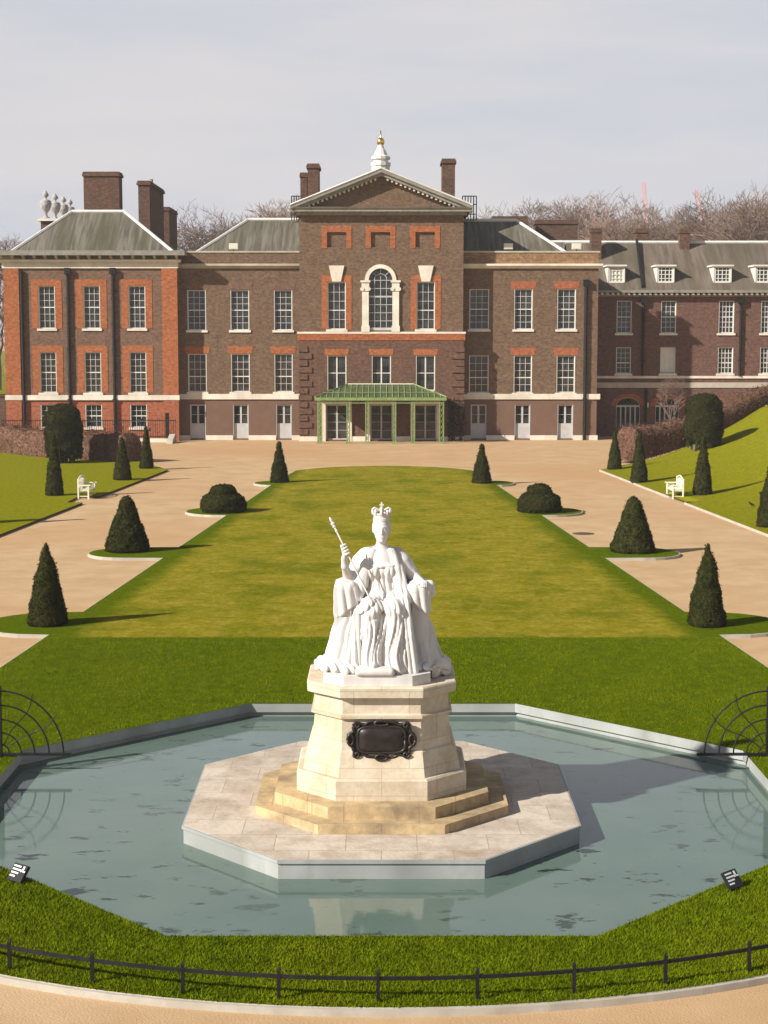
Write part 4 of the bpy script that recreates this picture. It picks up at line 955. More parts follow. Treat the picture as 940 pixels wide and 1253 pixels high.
hedge([(-15.8, 102.6), (-21.5, 106.3), (-30, 116.5), (-44, 124)], 1.75, 1.7, 'brown leafy beech hedge on the left lawn below the left wing', 21, lambda x, y: 0)
hedge([(15.1, 102.2), (21.0, 106.8), (27.5, 114), (35, 119)], 1.9, 1.7, 'brown leafy beech hedge climbing the right bank', 22, lambda x, y: bank(x, y), .15)

# ------------------------------------------------------------------ white benches
def bench(loc, rz, label):
    t = thing('bench', label, 'bench', (0, 0, 0), 'white garden benches'); h = .85
    m = MB(); m.box(-h, h, -.27, .22, .40, .44); m.build('seat', 'benchw', t)
    m = MB()
    for k in range(17): x = -h+.08+(2*h-.16)*k/16; m.box(x-.018, x+.018, .225, .255, .46, .86+.14*sin(pi*k/16))
    for k in range(4):
        c = -h+.25+k*.4
        m.tube([(c+.16*cos(a), .24, .66+.16*sin(a)) for a in np.linspace(0, 2*pi, 13)], .018, 4)
    m.tube([(-h+.03+(2*h-.06)*k/12, .24, .93+.14*sin(pi*k/12)+.03*abs(sin(pi*k/3))) for k in range(13)], .035, 5); m.box(-h, h, .22, .26, .47, .53); m.build('backrest', 'benchw', t)
    for sx in (-h, h):
        for y0, z1 in ((-.25, .66), (.24, 1.0)):
            m = MB(); m.box(sx-.035, sx+.035, y0-.035, y0+.035, 0, z1); m.build('leg', 'benchw', t)
        m = MB(); m.box(sx-.05, sx+.05, -.36, .21, .66, .71); m.tube([(sx, -.05+.13*cos(a), .54+.1*sin(a)) for a in np.linspace(0, 2*pi, 11)], .018, 4); m.tube([(sx, -.24, .5), (sx, .2, .5)], .02, 4); m.tube([(sx, -.24, .14), (sx, .2, .14)], .02, 4); m.build('armrest', 'benchw', t)
    t.location = loc; t.rotation_euler = (0, 0, rz); return t
bx, by = G(106, 609, GZ)[:2]; b1_ = bench((bx, by, GZ), radians(90), 'ornate white bench at the edge of the left lawn')
bx2, by2 = G(826, 609, GZ)[:2]; dup(b1_, (bx2, by2, GZ), 'ornate white bench at the edge of the right lawn', radians(-90))

# ------------------------------------------------------------------ low hoop fence round the front of the lawn
fe = thing('fence', 'low black iron rail fence along the near curved edge of the grass', 'fence', (0, 18.6, 0))
RF = RR-.17; A = np.linspace(radians(-128), radians(-52), 70)
m = MB(); m.loft([[(RC[0]+r*cos(a), RC[1]+r*sin(a), z) for r, z in ((RF-.012, .262), (RF+.012, .262), (RF+.012, .305), (RF-.012, .305))] for a in A]); m.build('rail', 'iron', fe)
st = 1.176/RF; a0 = radians(-90)-.006
for k in range(-6, 7):
    a = a0+k*st; x, y = RC[0]+RF*cos(a), RC[1]+RF*sin(a); m = MB(); c = .021
    m.box(x-c, x+c, y-c, y+c, -.05, .36); m.loft([[(x-c*1.1, y-c*1.1, .36), (x+c*1.1, y-c*1.1, .36), (x+c*1.1, y+c*1.1, .36), (x-c*1.1, y+c*1.1, .36)], [(x-.004, y-.004, .40), (x+.004, y-.004, .40), (x+.004, y+.004, .40), (x-.004, y+.004, .40)]]); m.build('post', 'iron', fe)
# fan-shaped guards over the pool corners
def fan(sg, label):
    cx, cy = sg*7.17, 29.85; t = thing('fan_guard', label, 'railing', (cx, cy, 0), 'iron fan guards at the pool corners'); zb = .06
    m = MB()
    for r in (1.19, .92, .65, .40, .18):
        m.tube([(cx-sg*r*cos(a), cy, zb+r*1.0*sin(a)) for a in np.linspace(0, pi*.5, 18)], .016 if r > .5 else .014, 6)
    m.build('arcs', 'iron', t)
    m = MB()
    for ad in (34, 60):
        a = radians(ad); m.tube([(cx-sg*r*cos(a+.07*sin(r*5)), cy-.012, zb+r*sin(a+.07*sin(r*5))) for r in np.linspace(.2, 1.30, 10)], .010, 5)
    m.build('spokes', 'iron', t)
    m = MB(); m.box(*sorted((cx, cx-sg*1.33)), cy-.03, cy+.03, zb-.035, zb+.01); m.build('base_bar', 'iron', t)
    m = MB(); m.box(cx-.045, cx+.045, cy-.045, cy+.045, -.05, 1.28); m.loft([[(cx-.06, cy-.06, 1.28), (cx+.06, cy-.06, 1.28), (cx+.06, cy+.06, 1.28), (cx-.06, cy+.06, 1.28)], [(cx-.01, cy-.01, 1.40), (cx+.01, cy-.01, 1.40), (cx+.01, cy+.01, 1.40), (cx-.01, cy+.01, 1.40)]]); m.build('post', 'iron', t)
    return t
fan(-1, 'black iron fan of quarter circles over the left corner of the pool')
fan(1, 'black iron fan of quarter circles over the right corner of the pool')
# small black notices in the grass
def notice(px, py, rz, label):
    x, y, _ = G(px, py); t = thing('notice', label, 'sign', (0, 0, 0), 'small black notices in the grass')
    w, h = .145, .13; tl = radians(52)
    def pl(u, v, d): return (u, (v*cos(tl)+d*sin(tl)), .13+v*sin(tl)-d*cos(tl)*-1 if False else .13+v*sin(tl)-(-d)*cos(tl)*1)
    def fp(u, v, d): return (u, v*cos(tl)-d*sin(tl), .14+v*sin(tl)+d*cos(tl))
    def slab(mb, u0, u1, v0, v1, d0, d1, sh=0):
        r = [[fp(u0, v0, d), fp(u1, v0, d), fp(u1+sh, v1, d), fp(u0+sh, v1, d)] for d in (d0, d1)]; mb.loft(r)
    m = MB(); slab(m, -w, w, -h, h, -.05, 0); m.build('board', 'signblack', t)
    m = MB()
    for k, ln in enumerate((.15, .17, .16, .12)):
        v = .088-k*.05; u = -w+.018
        while u < -w+.018+ln-.01: slab(m, u, u+.034, v-.012, v+.012, .001, .004); u += .038
    for (u, v, a, b) in ((.085, .085, .018, .02), (.085, .048, .014, .022), (.105, .03, .034, .012), (.06, .028, .016, .012)): slab(m, u-a, u+a, v-b, v+b, .001, .004)
    m.build('lettering', 'signwhite', t)
    m = MB(); m.box(-.09, -.07, .0, .02, -.05, .16); m.box(.07, .09, .0, .02, -.05, .16); m.build('stake', 'iron', t)
    t.location = (x, y, 0); t.rotation_euler = (0, 0, rz); return t
notice(22, 1079, radians(-38), 'small black notice with white lines in the grass at the left of the pool')
notice(897, 1087, radians(42), 'small black notice with white lines in the grass at the right of the pool')
# black post and a crow on the right bank
x, y, z = onbank(932, 634); pt_ = thing('bollard', 'slim black post beside the yew cone at the right edge', 'post', (x, y, z)); m = MB(); m.box(x-.08, x+.08, y-.08, y+.08, z-.05, z+1.05); m.build('shaft', 'iron', pt_)
m = MB(); m.box(x-.10, x+.10, y-.10, y+.10, z+.30, z+.36); m.build('band', 'signwhite', pt_)
m = MB(); m.box(x-.11, x+.11, y-.11, y+.11, z+1.05, z+1.12); m.build('cap', 'iron', pt_)
x, y, z = onbank(920, 621); m = MB(); bk0 = (x, y, z)
K = .55
m.tube([(x+u*K, y, z+w*K) for u, w in ((.30, .14), (.16, .2), (0, .27), (-.10, .33), (-.16, .40), (-.22, .42), (-.29, .41))], [r*K for r in (.012, .05, .09, .085, .055, .05, .012)], 10)
for u, v in ((-.02, -.03), (.03, .03)): m.tube([(x+u*K, y+v*K, z+.22*K), (x+u*K, y+v*K, z)], .009, 5)
tag(m.build('crow', 'iron', loc=(x, y, z), smooth=True), 'small black bird standing on the grass of the right bank', 'bird')
MB_ = MB(); MB_.lathe([(.45, 0), (.45, .006)], G(714, 653, GZ), 20); structure(MB_.build('manhole_cover', 'dark_brown'))

# ------------------------------------------------------------------ monument
CX, CY = -.04, 27.15
plat = MB(); po = octagon(CX, 27.45, 3.22, 1.55, 3.68)
pts_o = [(CX+1.55, 23.82), (CX+3.18, 25.55), (CX+3.22, 29.3), (CX+1.55, 31.05), (CX-1.55, 31.05), (CX-3.22, 29.3), (CX-3.18, 25.55), (CX-1.55, 23.82)]
lip = [(CX+(x-CX)*1.008, 27.45+(y-27.45)*1.008) for x, y in pts_o]
platform = thing('stone_platform', 'pale octagonal flagstone platform standing in the pool', 'platform', (CX, 27.45, wz))
plat.loft([[(x, y, -.004) for x, y in pts_o], [(x, y, .0) for x, y in pts_o]], cap0=False); plat.build('paving', 'flags', platform)
em = MB(); em.loft([[(x, y, -.9) for x, y in pts_o], [(x, y, -.06) for x, y in pts_o]], cap1=False); em.loft([[(x, y, -.06) for x, y in lip], [(x, y, -.005) for x, y in lip]]); em.build('edge_stones', 'pool_stone', platform)
ped = thing('pedestal', 'octagonal cream stone pedestal with a bronze cartouche under the white statue', 'pedestal', (CX, CY, 0))
def layer(name, mat, prof):
    """stack of octagon rings (half-width, front half-width, z)"""
    m = MB(); m.loft([[(x, y, z) for x, y in octagon(CX, CY, a, fw)] for a, fw, z in prof]); return m.build(name, mat, ped)
layer('step', 'step_stone', [(2.08, 1.0, .002), (2.08, 1.0, .15)])
layer('step', 'step_stone', [(1.76, .86, .151), (1.76, .86, .34)])
layer('base', 'ped_stone', [(1.40, .74, .341), (1.40, .74, .66), (1.37, .72, .69)])
zq = [WZ(y, CY-1.2) for y in (919, 879, 854, 841)]
layer('shaft', 'ped_stone', [(1.30, .70, .691), (1.19, .665, zq[0]-.02), (1.15, .65, zq[0]), (1.105, .64, zq[1]-.05), (1.16, .66, zq[1]-.02), (1.16, .66, zq[1]+.02), (1.10, .635, zq[1]+.05), (1.10, .635, zq[2]-.03), (1.13, .65, zq[2])])
zt3 = zq[3]
layer('cap', 'ped_stone', [(1.22, .67, zq[2]+.001), (1.23, .675, zt3-.02), (1.21, .665, zt3)])
# bronze cartouche on the front face
cf = CY-1.15; zc = WZ(904, cf); out = []
for a in np.linspace(0, 2*pi, 72, endpoint=False):
    sx = abs(cos(a))**.55*(1 if cos(a) > 0 else -1); sz = abs(sin(a))**.55*(1 if sin(a) > 0 else -1)
    w = 1+.07*cos(8*a)+.03*cos(14*a+.5); out.append((CX+.50*sx*w, zc+.285*sz*w))
m = MB(); m.prism_y(out, cf-.05, cf+.06); pq = m.build('plaque', 'bronze', ped)
m = MB(); inn = []
for a in np.linspace(0, 2*pi, 48, endpoint=False):
    sx = abs(cos(a))**.42*(1 if cos(a) > 0 else -1); sz = abs(sin(a))**.42*(1 if sin(a) > 0 else -1); inn.append((CX+.385*sx, zc+.215*sz))
m.loft([[(x, cf-.05, z) for x, z in inn], [(CX+(x-CX)*.95, cf-.085, zc+(z-zc)*.93) for x, z in inn], [(CX+(x-CX)*.6, cf-.11, zc+(z-zc)*.6) for x, z in inn], [(CX+(x-CX)*.1, cf-.12, zc+(z-zc)*.1) for x, z in inn]]); m.build('tablet', 'bronze', pq, smooth=True)
m = MB()
m.tube([(x, cf-.07, z) for x, z in inn+inn[:1]], .028, 6); m.tube([(x, cf-.05, z) for x, z in out+out[:1]], .03, 6)
for sx in (-1, 1):
    for sz in (-1, 1): m.tube([(CX+sx*(.40+.06*cos(t)*(1-t/9)), cf-.08, zc+sz*(.24+.06*sin(t)*(1-t/9))) for t in np.linspace(0, 7, 16)], .022, 5)
    m.tube([(CX+sx*(.50+.05*cos(t)), cf-.07, zc+.09*sin(t)) for t in np.linspace(0, 2*pi, 12)], .025, 5)
m.tube([(CX+.1*cos(t), cf-.08, zc-.29+.05*sin(t)) for t in np.linspace(0, 2*pi, 12)], .025, 5); m.tube([(CX+.12*cos(t), cf-.08, zc+.275+.04*sin(t)) for t in np.linspace(0, 2*pi, 12)], .025, 5)
m.build('scrollwork', 'bronze', pq, smooth=True)

# ---- the statue: a seated crowned queen in white marble, modelled as a distance field and meshed
SX, SY, SZ = CX+.0, 27.0, zt3+.17
statue = thing('statue', 'white marble statue of a crowned seated woman in a spreading robe holding a sceptre', 'statue', (SX, SY, zt3))
m = MB()
m.loft([[(SX+x, SY+y, zt3+z) for x, y in ((-.62, -.98), (.50, -.98), (.80, -.72), (.80, .80), (-.95, .80), (-.95, -.70))] for z in (.001, .17)]); m.build('marble_base', 'marble', statue)
def sdf_grid(x0, x1, y0, y1, z0, z1, h):
    xs = np.arange(x0, x1, h, dtype=np.float32); ys = np.arange(y0, y1, h, dtype=np.float32); zs = np.arange(z0, z1, h, dtype=np.float32)
    return xs, ys, zs, np.meshgrid(xs, ys, zs, indexing='ij')
def surface_nets(D, xs, ys, zs):
    h = xs[1]-xs[0]; ins = D < 0; n = D.shape
    c = np.zeros((n[0]-1, n[1]-1, n[2]-1), np.int8)
    for i in (0, 1):
        for j in (0, 1):
            for k in (0, 1): c += ins[i:n[0]-1+i, j:n[1]-1+j, k:n[2]-1+k]
    act = (c > 0) & (c < 8); I = np.argwhere(act); idx = -np.ones(act.shape, np.int64); idx[act] = np.arange(len(I))
    acc = np.zeros((len(I), 3)); cnt = np.zeros(len(I)); cor = [(i, j, k) for i in (0, 1) for j in (0, 1) for k in (0, 1)]
    for a in range(8):
        for b in range(a+1, 8):
            ca, cb_ = np.array(cor[a]), np.array(cor[b])
            if np.abs(ca-cb_).sum() != 1: continue
            da = D[tuple((I+ca).T)]; db = D[tuple((I+cb_).T)]; s = (da < 0) != (db < 0); t = np.where(s, da/np.where(s, da-db, 1), 0)
            acc += np.where(s[:, None], ca+(cb_-ca)*t[:, None], 0); cnt += s
    V = (I+acc/cnt[:, None])*h+np.array([xs[0], ys[0], zs[0]]); Fs = []
    for ax in range(3):
        o1, o2 = [(1, 2), (2, 0), (0, 1)][ax]; sl = [slice(0, -1)]*3
        A = ins[tuple(slice(0, n[d]-1) for d in range(3))]; sh = [slice(0, n[d]-1) for d in range(3)]; sh[ax] = slice(1, n[ax]); B = ins[tuple(sh)]
        E = np.argwhere(A != B); E = E[(E[:, o1] > 0) & (E[:, o2] > 0)]
        d1 = np.zeros(3, int); d1[o1] = 1; d2 = np.zeros(3, int); d2[o2] = 1
        q = np.stack([idx[tuple((E-d1-d2).T)], idx[tuple((E-d2).T)], idx[tuple(E.T)], idx[tuple((E-d1).T)]], 1); fl = A[tuple(E.T)]
        q[~fl] = q[~fl][:, ::-1]; q = q[(q >= 0).all(1)]; Fs.append(q)
    return V, np.concatenate(Fs)
def capsule(g, a, b, ra, rb=None, sy=1.0):
    X, Y, Z = g; rb = ra if rb is None else rb; a = np.array(a, np.float32); b = np.array(b, np.float32); d = b-a
    px, py, pz = X-a[0], Y-a[1], Z-a[2]; t = np.clip((px*d[0]+py*d[1]+pz*d[2])/(d@d), 0, 1)
    return np.sqrt((px-t*d[0])**2+((py-t*d[1])/sy)**2+(pz-t*d[2])**2)-(ra+(rb-ra)*t)
def ell(g, c, r):
    X, Y, Z = g; q = np.sqrt(((X-c[0])/r[0])**2+((Y-c[1])/r[1])**2+((Z-c[2])/r[2])**2); return (q-1)*min(r)
def rbox(g, c, hf, r):
    q = [np.abs(A_-c[i])-(hf[i]-r) for i, A_ in enumerate(g)]; return np.sqrt(sum(np.maximum(a, 0)**2 for a in q))+np.minimum(np.maximum(np.maximum(q[0], q[1]), q[2]), 0)-r
def smin(a, b, k):
    h = np.clip(.5+.5*(b-a)/k, 0, 1); return b+(a-b)*h-k*h*(1-h)
def chain(g, pts, rs, k=.05, sy=1.0):
    d = None
    for i in range(len(pts)-1):
        c = capsule(g, pts[i], pts[i+1], rs[i], rs[i+1], sy); d = c if d is None else smin(d, c, k)
    return d
def ridge(x): return 1.8*np.abs(np.sin(x*.75))**.8-1.0            # sharp valley, round crest: how stone drapery is cut
HS = .0125
# --- figure: head, torso, arms, gown
xs, ys, zs, g = sdf_grid(-.85, .95, -1.05, .42, -.03, 2.52, HS); X, Y, Z = g
body = ell(g, (0, -.03, 1.62), (.30, .22, .36)); body = smin(body, ell(g, (0, -.03, 1.25), (.30, .26, .26)), .12)
body = smin(body, chain(g, [(-.30, .02, 1.79), (0, -.01, 1.87), (.30, .02, 1.79)], [.11, .12, .11], .05), .10)
for s in (-1, 1): body = smin(body, ell(g, (s*.12, -.20, 1.60), (.12, .11, .12)), .06)
body = body-.013*ridge(X*46+2.0*np.sin(Z*5))*np.clip((1.72-Z)*8, 0, 1)*np.clip((Z-1.22)*8, 0, 1)*np.clip(-Y*8-.4, 0, 1)
body = smin(body, chain(g, [(-.20, -.235, 1.70), (0, -.285, 1.685), (.20, -.235, 1.70)], [.020, .022, .020], .01), .015); body = smin(body, chain(g, [(-.25, -.19, 1.27), (0, -.285, 1.22), (.25, -.19, 1.27)], [.024, .030, .024], .01), .015)
gown = smin(chain(g, [(-.14, .0, 1.03), (-.17, -.56, 1.02), (-.16, -.70, .06)], [.24, .165, .17], .08), chain(g, [(.16, .0, 1.03), (.21, -.54, 1.0), (.24, -.68, .06)], [.24, .17, .19], .08), .09)
gown = smin(gown, chain(g, [(.03, -.45, .95), (.03, -.56, .05)], [.12, .20]), .06)
fx = X+.10*np.sin(Z*2.6+.5)*(X > -.1)+.03*np.sin(Z*7)
fold = .036*ridge(fx*27+.6)*.55+.012*ridge(fx*58+1.1+np.sin(Z*4))
sw = .030*ridge(Z*20+X*X*46-Y*9)+.014*ridge(X*48+Y*22)                        # swags across the lap
fold = fold+.010*ridge((X*1.0+Z*.9)*38)*np.clip((.75-np.abs(Z-.6)*2), 0, 1)
low = np.clip((.98-Z)*4, 0, 1)*np.clip((-Y-.25)*5, 0, 1); lap = np.clip((Z-.80)*5, 0, 1)*np.clip((1.30-Z)*6, 0, 1)*np.clip((-Y-.05)*5, 0, 1)
gown = gown-fold*low-sw*lap*.8
gown = np.minimum(gown, np.maximum(capsule(g, (-.12, -.78, .16), (-.14, -.93, .12), .07, .05), -(Z-.05)))
fig = smin(body, gown, .10)
ua = chain(g, [(-.34, .02, 1.76), (-.54, -.06, 1.44), (-.605, -.32, 1.70)], [.125, .10, .058], .04); fig = smin(fig, ua, .06)
ub = chain(g, [(.34, .02, 1.76), (.56, -.02, 1.45), (.67, -.34, 1.44)], [.125, .10, .055], .04); fig = smin(fig, ub, .06)
# neck and head
fig = smin(fig, capsule(g, (0, -.02, 1.90), (0, -.06, 2.12), .098, .082), .06)
hd = ell(g, (0, -.06, 2.30), (.135, .165, .19)); hd = smin(hd, ell(g, (0, -.125, 2.18), (.096, .105, .125)), .05)
hd = smin(hd, capsule(g, (0, -.215, 2.315), (0, -.262, 2.235), .015, .024), .018)
for s in (-1, 1):
    hd = np.maximum(hd, -(ell(g, (s*.055, -.232, 2.303), (.034, .026, .020)))) if False else smin(hd, -(-ell(g, (s*.052, -.196, 2.300), (.024, .02, .016))), .01)
    hd = smin(hd, capsule(g, (s*.025, -.218, 2.335), (s*.085, -.190, 2.335), .013, .011), .015)
    hd = smin(hd, ell(g, (s*.06, -.165, 2.235), (.045, .045, .05)), .03); hd = smin(hd, ell(g, (s*.137, -.04, 2.27), (.02, .035, .05)), .02)
hd = smin(hd, ell(g, (0, -.218, 2.175), (.042, .018, .010)), .01); hd = smin(hd, ell(g, (0, -.216, 2.155), (.034, .018, .011)), .008); hd = smin(hd, ell(g, (0, -.205, 2.105), (.035, .03, .028)), .02)
hd = smin(hd, ell(g, (0, .0, 2.33), (.155, .17, .16)), .02)      # hair drawn back
fig = smin(fig, hd, .03)
# right hand round the sceptre: four curled fingers and a thumb
SA, SB = Vector((-.80, -.36, 2.41)), Vector((-.15, -.62, 1.13)); sax = (SB-SA).normalized(); hp = SA.lerp(SB, .30)
fig = smin(fig, chain(g, [(-.605, -.32, 1.70), (-.618, -.36, 1.84)], [.056, .05]), .03)
HB = Vector((-.60, -.36, 1.86))
for k in range(4):
    c = SA.lerp(SB, .27+k*.035); u = Vector((sax.z, 0, -sax.x)).normalized(); rr = .042
    pts = [c+u*rr*cos(t)*1.0+Vector((0, -1, 0))*rr*sin(t) for t in (-.6, .4, 1.4, 2.4, 3.2)]
    fig = np.minimum(fig, chain(g, [tuple(p) for p in pts], [.021, .020, .019, .017, .015], .01))
    fig = smin(fig, capsule(g, tuple(HB), tuple(pts[0]), .034, .022), .02)
fig = np.minimum(fig, chain(g, [tuple(HB+Vector((.02, -.02, .0))), tuple(HB+Vector((.05, -.06, .06))), tuple(HB+Vector((.01, -.085, .10)))], [.026, .021, .016], .01))
# left hand at rest on the chair arm
for k in range(4):
    b = (.64+k*.03, -.40, 1.455); fig = np.minimum(fig, chain(g, [(.655+k*.01, -.36, 1.45), b, (b[0]+.004, -.475+.012*abs(k-1.2), 1.435), (b[0]+.004, -.51+.012*abs(k-1.2), 1.38)], [.03, .020, .018, .014], .012))
fig = np.minimum(fig, chain(g, [(.64, -.36, 1.45), (.60, -.42, 1.44), (.605, -.47, 1.42)], [.03, .022, .016], .012))
fig = np.maximum(fig, -(Z+.02))
V, Q = surface_nets(fig, xs, ys, zs); mesh_obj('figure', V+np.array([SX, SY, SZ]), Q, 'marble', statue, smooth=True)
# --- mantle: over the shoulders, down the front at the right, over both chair arms, and out across the base
xs, ys, zs, g = sdf_grid(-1.22, 1.28, -1.0, .72, -.22, 2.1, HS+.001); X, Y, Z = g
th0 = np.arctan2(X, -Y+.1)
sh = chain(g, [(-.37, .06, 1.66), (-.26, .05, 1.83), (0, .10, 1.90), (.26, .05, 1.83), (.37, .06, 1.66)], [.14, .125, .10, .125, .14], .06)
bk_ = ell(g, (0, .25, 1.35), (.46, .22, .62)); rob = smin(sh, bk_, .1)
rob = smin(rob, chain(g, [(-.15, -.12, 1.91), (-.25, -.19, 1.68), (-.34, -.25, 1.38), (-.36, -.34, 1.17)], [.075, .105, .105, .05], .03, .6)-.010*ridge((X+.35*Z)*40)*np.clip(1.9-Z, 0, 1), .02)    # left lappet
rob = smin(rob, chain(g, [(-.36, -.0, 1.74), (-.47, -.02, 1.5), (-.47, -.1, 1.28)], [.13, .13, .13], .05), .07)
lapp = chain(g, [(.16, -.12, 1.91), (.26, -.19, 1.62), (.34, -.30, 1.30), (.38, -.54, 1.06), (.44, -.66, .60), (.48, -.68, .04)], [.075, .105, .105, .10, .10, .15], .03, .7)
lapp = lapp-.024*ridge((X-.12*(1.9-Z))*42+.4)*np.clip(2.1-Z, 0, 1); rob = smin(rob, lapp, .02)
rob = smin(rob, chain(g, [(.36, .0, 1.74), (.52, .02, 1.5)], [.13, .12], .05), .07)
th = np.arctan2(X, -Y+.25)
# left: cloth over the chair arm, hanging to a pointed hem, then the great skirt of the mantle
dl = rbox(g, (-.58, -.12, 1.10), (.20, .32, .36), .15); dl = np.maximum(dl, -(Z-(.78+.80*np.clip(X+.76, 0, 1)+.06*np.sin(Y*9))))
dl = dl-.020*ridge(X*30+Y*20+Z*4+.5)*np.clip((1.42-Z)*4, 0.2, 1); rob = smin(rob, dl, .03)
fl_ = chain(g, [(-.46, -.12, 1.05), (-.54, -.26, .55), (-.62, -.40, .06)], [.18, .26, .34], .1); fl_ = smin(fl_, capsule(g, (-.45, .2, 1.0), (-.55, .25, .1), .22, .38), .1)
fl_ = fl_-(.034*ridge(th*22+.9*np.sin(Z*2.2)+Z*1.5)+.013*ridge(th*47+Z*3))*np.clip(1.2-Z*.6, .3, 1)
rob = smin(rob, fl_, .03)
rob = smin(rob, chain(g, [(-.36, -.50, 1.0), (-.42, -.58, .5), (-.45, -.64, .05)], [.08, .085, .12], .04)-.018*ridge(X*44+Z*2), .02)
for c, r in (((-.93, -.40, .10), (.17, .2, .12)), ((-.70, -.62, .09), (.24, .15, .11)), ((-.52, -.76, .07), (.17, .13, .08)), ((-.86, -.58, .05), (.2, .1, .07))): rob = smin(rob, ell(g, c, r)-.020*ridge(X*34+Y*19+Z*9), .03)
# right
dr = rbox(g, (.61, -.10, 1.14), (.19, .34, .32), .15); dr = np.maximum(dr, -(Z-(.92+.75*np.abs(X-.72)+.06*np.sin(Y*8)))); dr = dr-.020*ridge(X*30-Y*20+Z*5)*np.clip((1.42-Z)*4, 0.2, 1); rob = smin(rob, dr, .03)
rob = smin(rob, chain(g, [(.60, -.30, 1.42), (.80, -.24, 1.38), (.86, -.25, 1.24)], [.06, .07, .035], .03), .04)
fr_ = chain(g, [(.50, -.05, 1.05), (.58, -.10, .55), (.68, -.16, .06)], [.18, .25, .34], .1); fr_ = smin(fr_, capsule(g, (.48, .25, 1.0), (.58, .25, .1), .22, .38), .1)
fr_ = fr_-(.034*ridge(th*23+.9*np.sin(Z*2.0)-Z*2.5)+.013*ridge(th*49-Z*3))*np.clip(1.2-Z*.6, .3, 1); rob = smin(rob, fr_, .03)
for c, r in (((.94, -.10, .05), (.20, .26, .13)), ((1.05, .02, -.06), (.11, .24, .13)), ((.84, -.32, .08), (.17, .14, .08)), ((.70, -.48, .05), (.16, .12, .07))): rob = smin(rob, ell(g, c, r)-.022*ridge(X*32-Y*20+Z*12), .03)
rob = np.where((X < .82) & (X > -.96) & (Z < -.005), np.maximum(rob, .02), rob)
rob = np.maximum(rob, -(Z+.165))
# keep the front of the gown and the bodice clear
rob = rob-.007*ridge(th0*34+Z*3)*np.clip(Z*2, 0, 1)*np.clip((1.75-Z)*3, 0, 1)
rob = np.maximum(rob, -ell(g, (-.02, -.52, 1.52), (.27, .40, .30)))
V, Q = surface_nets(rob, xs, ys, zs); mesh_obj('mantle', V+np.array([SX, SY, SZ]), Q, 'marble', statue, smooth=True)
# --- throne, cushion, crown, sceptre
m = MB(); m.box(SX-.56, SX+.56, SY-.30, SY+.62, SZ, SZ+.92)
for s in (-1, 1): m.box(*sorted((SX+s*.50, SX+s*.78)), SY-.40, SY+.55, SZ+.05, SZ+1.36)
m.box(SX-.5, SX+.5, SY+.42, SY+.60, SZ+.9, SZ+1.7); m.build('throne', 'marble', statue)
xs, ys, zs, g = sdf_grid(-.52, .32, -1.12, -.5, -.04, .2, .0145); cu = rbox(g, (-.11, -.84, .06), (.32, .19, .065), .06)
V, Q = surface_nets(cu, xs, ys, zs); mesh_obj('cushion', V+np.array([SX, SY, SZ]), Q, 'marble', statue, smooth=True)
crz = SZ+2.435; cy_ = SY-.05; m = MB()
m.lathe([(.128, -.01), (.142, -.01), (.142, .035), (.132, .04), (.132, .085), (.142, .09), (.148, .125), (.134, .125), (.122, .02)], (SX, cy_, crz), 28); cw = m.build('crown', 'marble', statue, smooth=False)
m = MB()
for k in range(8):
    a = k*pi/4; r = .135
    m.tube([(SX+r*cos(a), cy_+r*sin(a), crz+.10), (SX+r*1.04*cos(a), cy_+r*1.04*sin(a), crz+.15), (SX+r*1.02*cos(a), cy_+r*1.02*sin(a), crz+.185)], [.030, .034, .008], 6)
m.build('fleurons', 'marble', cw)
m = MB()
for k in range(4):
    a = k*pi/2
    m.tube([(SX+r*cos(a), cy_+r*sin(a), crz+z) for r, z in ((.134, .10), (.150, .145), (.146, .185), (.115, .205), (.075, .185), (.035, .160), (0, .155))], [.020, .022, .022, .021, .020, .019, .018], 6)
m.build('arches', 'marble', cw)
m = MB(); m.lathe([(.034*sin(t)+.001, .035-.034*cos(t)) for t in np.linspace(0, pi, 9)], (SX, cy_, crz+.15), 12); m.box(SX-.013, SX+.013, cy_-.012, cy_+.012, crz+.21, crz+.30); m.box(SX-.036, SX+.036, cy_-.011, cy_+.011, crz+.245, crz+.270); m.build('orb_and_cross', 'gilt', cw)
O = Vector((SX, SY, SZ)); n = 12
m = MB(); ps = [O+SA.lerp(SB, t) for t in np.linspace(0, 1, n)]; m.tube(ps, .0145, 8)
for t, r in ((0, .036), (.035, .028), (.09, .022), (.99, .026)): 
    c = O+SA.lerp(SB, t); m.tube([c-sax*.03, c-sax*.012, c+sax*.012, c+sax*.03], [r*.5, r, r, r*.5], 8)
m.tube([O+SA-sax*.12, O+SA-sax*.07, O+SA-sax*.02], [.008, .024, .016], 8); m.build('sceptre', 'marble', statue, smooth=True)

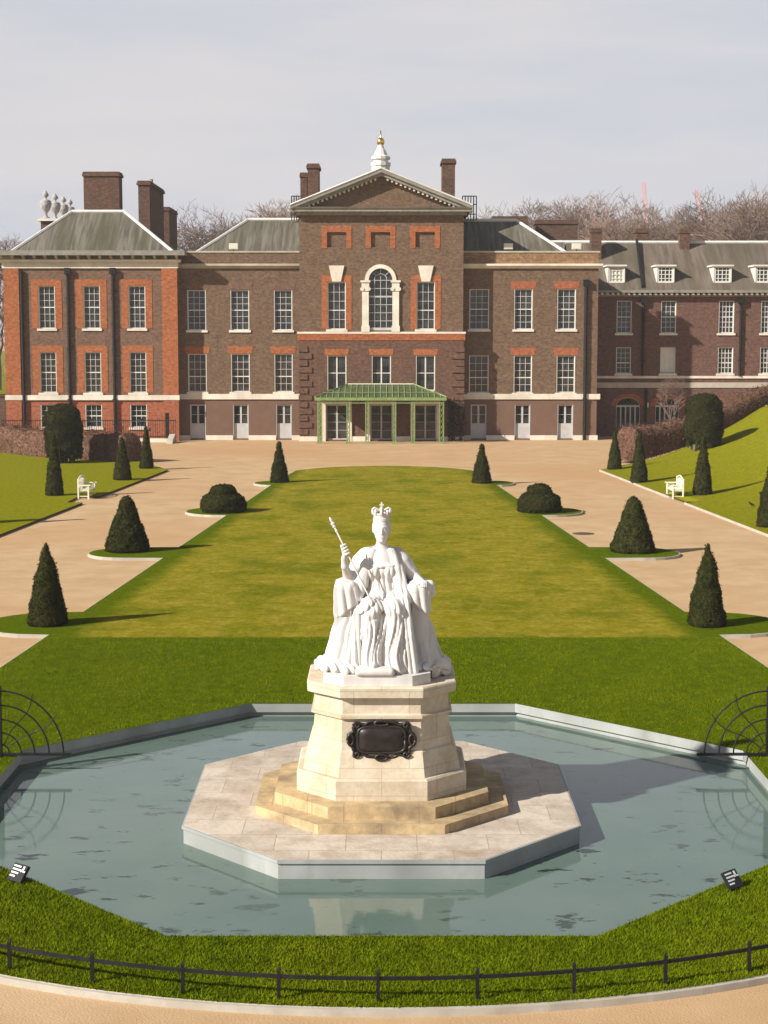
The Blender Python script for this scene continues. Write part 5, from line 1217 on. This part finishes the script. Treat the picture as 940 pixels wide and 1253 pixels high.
# ------------------------------------------------------------------ blades of grass around the pool
def blades(name, n, region, hgt, seed):
    rs = np.random.RandomState(seed); P_ = region(rs, n); n = len(P_)
    a = rs.rand(n)*2*pi; w = .005+.004*rs.rand(n); h = hgt*(.55+.9*rs.rand(n)); ln = rs.randn(n, 2)*.45
    dx, dy = np.cos(a)*w, np.sin(a)*w
    v = np.zeros((n, 3, 3)); v[:, 0, 0] = P_[:, 0]-dx; v[:, 0, 1] = P_[:, 1]-dy; v[:, 1, 0] = P_[:, 0]+dx; v[:, 1, 1] = P_[:, 1]+dy
    v[:, 2, 0] = P_[:, 0]+ln[:, 0]*h; v[:, 2, 1] = P_[:, 1]+ln[:, 1]*h; v[:, 2, 2] = h
    v[:, :2, 2] = -.004
    me = bpy.data.meshes.new(name); me.vertices.add(3*n); me.vertices.foreach_set('co', v.reshape(-1)); me.loops.add(3*n); me.loops.foreach_set('vertex_index', np.arange(3*n, dtype=np.int32))
    me.polygons.add(n); me.polygons.foreach_set('loop_start', np.arange(0, 3*n, 3, dtype=np.int32)); me.polygons.foreach_set('loop_total', np.full(n, 3, np.int32)); me.materials.append(M['blade']); me.update(); me.validate()
    o = bpy.data.objects.new(name, me); COL.objects.link(o); o['kind'] = 'stuff'; o['label'] = 'short mown green grass around the pool'; o['category'] = 'grass'; return o
def octd(x, y, a): 
    u, v = np.abs(x-PX), np.abs(y-PY); return np.maximum(np.maximum(u, v), (u+v)/sqrt(2))-a
def reg_front(rs, n):
    x = rs.uniform(-6.4, 6.4, n); y = rs.uniform(18.3, 27.5, n); k = (np.hypot(x-RC[0], y-RC[1]) < RR) & (octd(x, y, PA) > -.03) & (np.abs(x) < y*.25+.3); return np.stack([x[k], y[k]], 1)
def reg_back(rs, n):
    x = rs.uniform(-9.6, 9.6, n); y = rs.uniform(27, 42, n); k = (octd(x, y, PA) > -.01) & ((np.hypot(x-RC[0], y-RC[1]) < RR-.05) | (np.abs(x) < 9.05-(y-38)*.0655)) & (np.abs(x) < y*.25+.3); return np.stack([x[k], y[k]], 1)
blades('grass', 420000, reg_front, .033, 5)
blades('grass', 260000, reg_back, .028, 6)

# ------------------------------------------------------------------ thin winter haze round the whole place
hm = bpy.data.materials.new('haze'); hm.use_nodes = True; hm.node_tree.nodes.clear()
ho = hm.node_tree.nodes.new('ShaderNodeOutputMaterial'); pv = hm.node_tree.nodes.new('ShaderNodeVolumePrincipled')
pv.inputs['Color'].default_value = (.93, .90, .91, 1); pv.inputs['Density'].default_value = .00030
hm.node_tree.links.new(pv.outputs[0], ho.inputs['Volume'])
hz = MB().box(-420, 420, -30, 640, GZ-1.2, 62).build('haze', hm); hz['kind'] = 'stuff'; hz['label'] = 'thin pale winter haze in the air'; hz['category'] = 'haze'
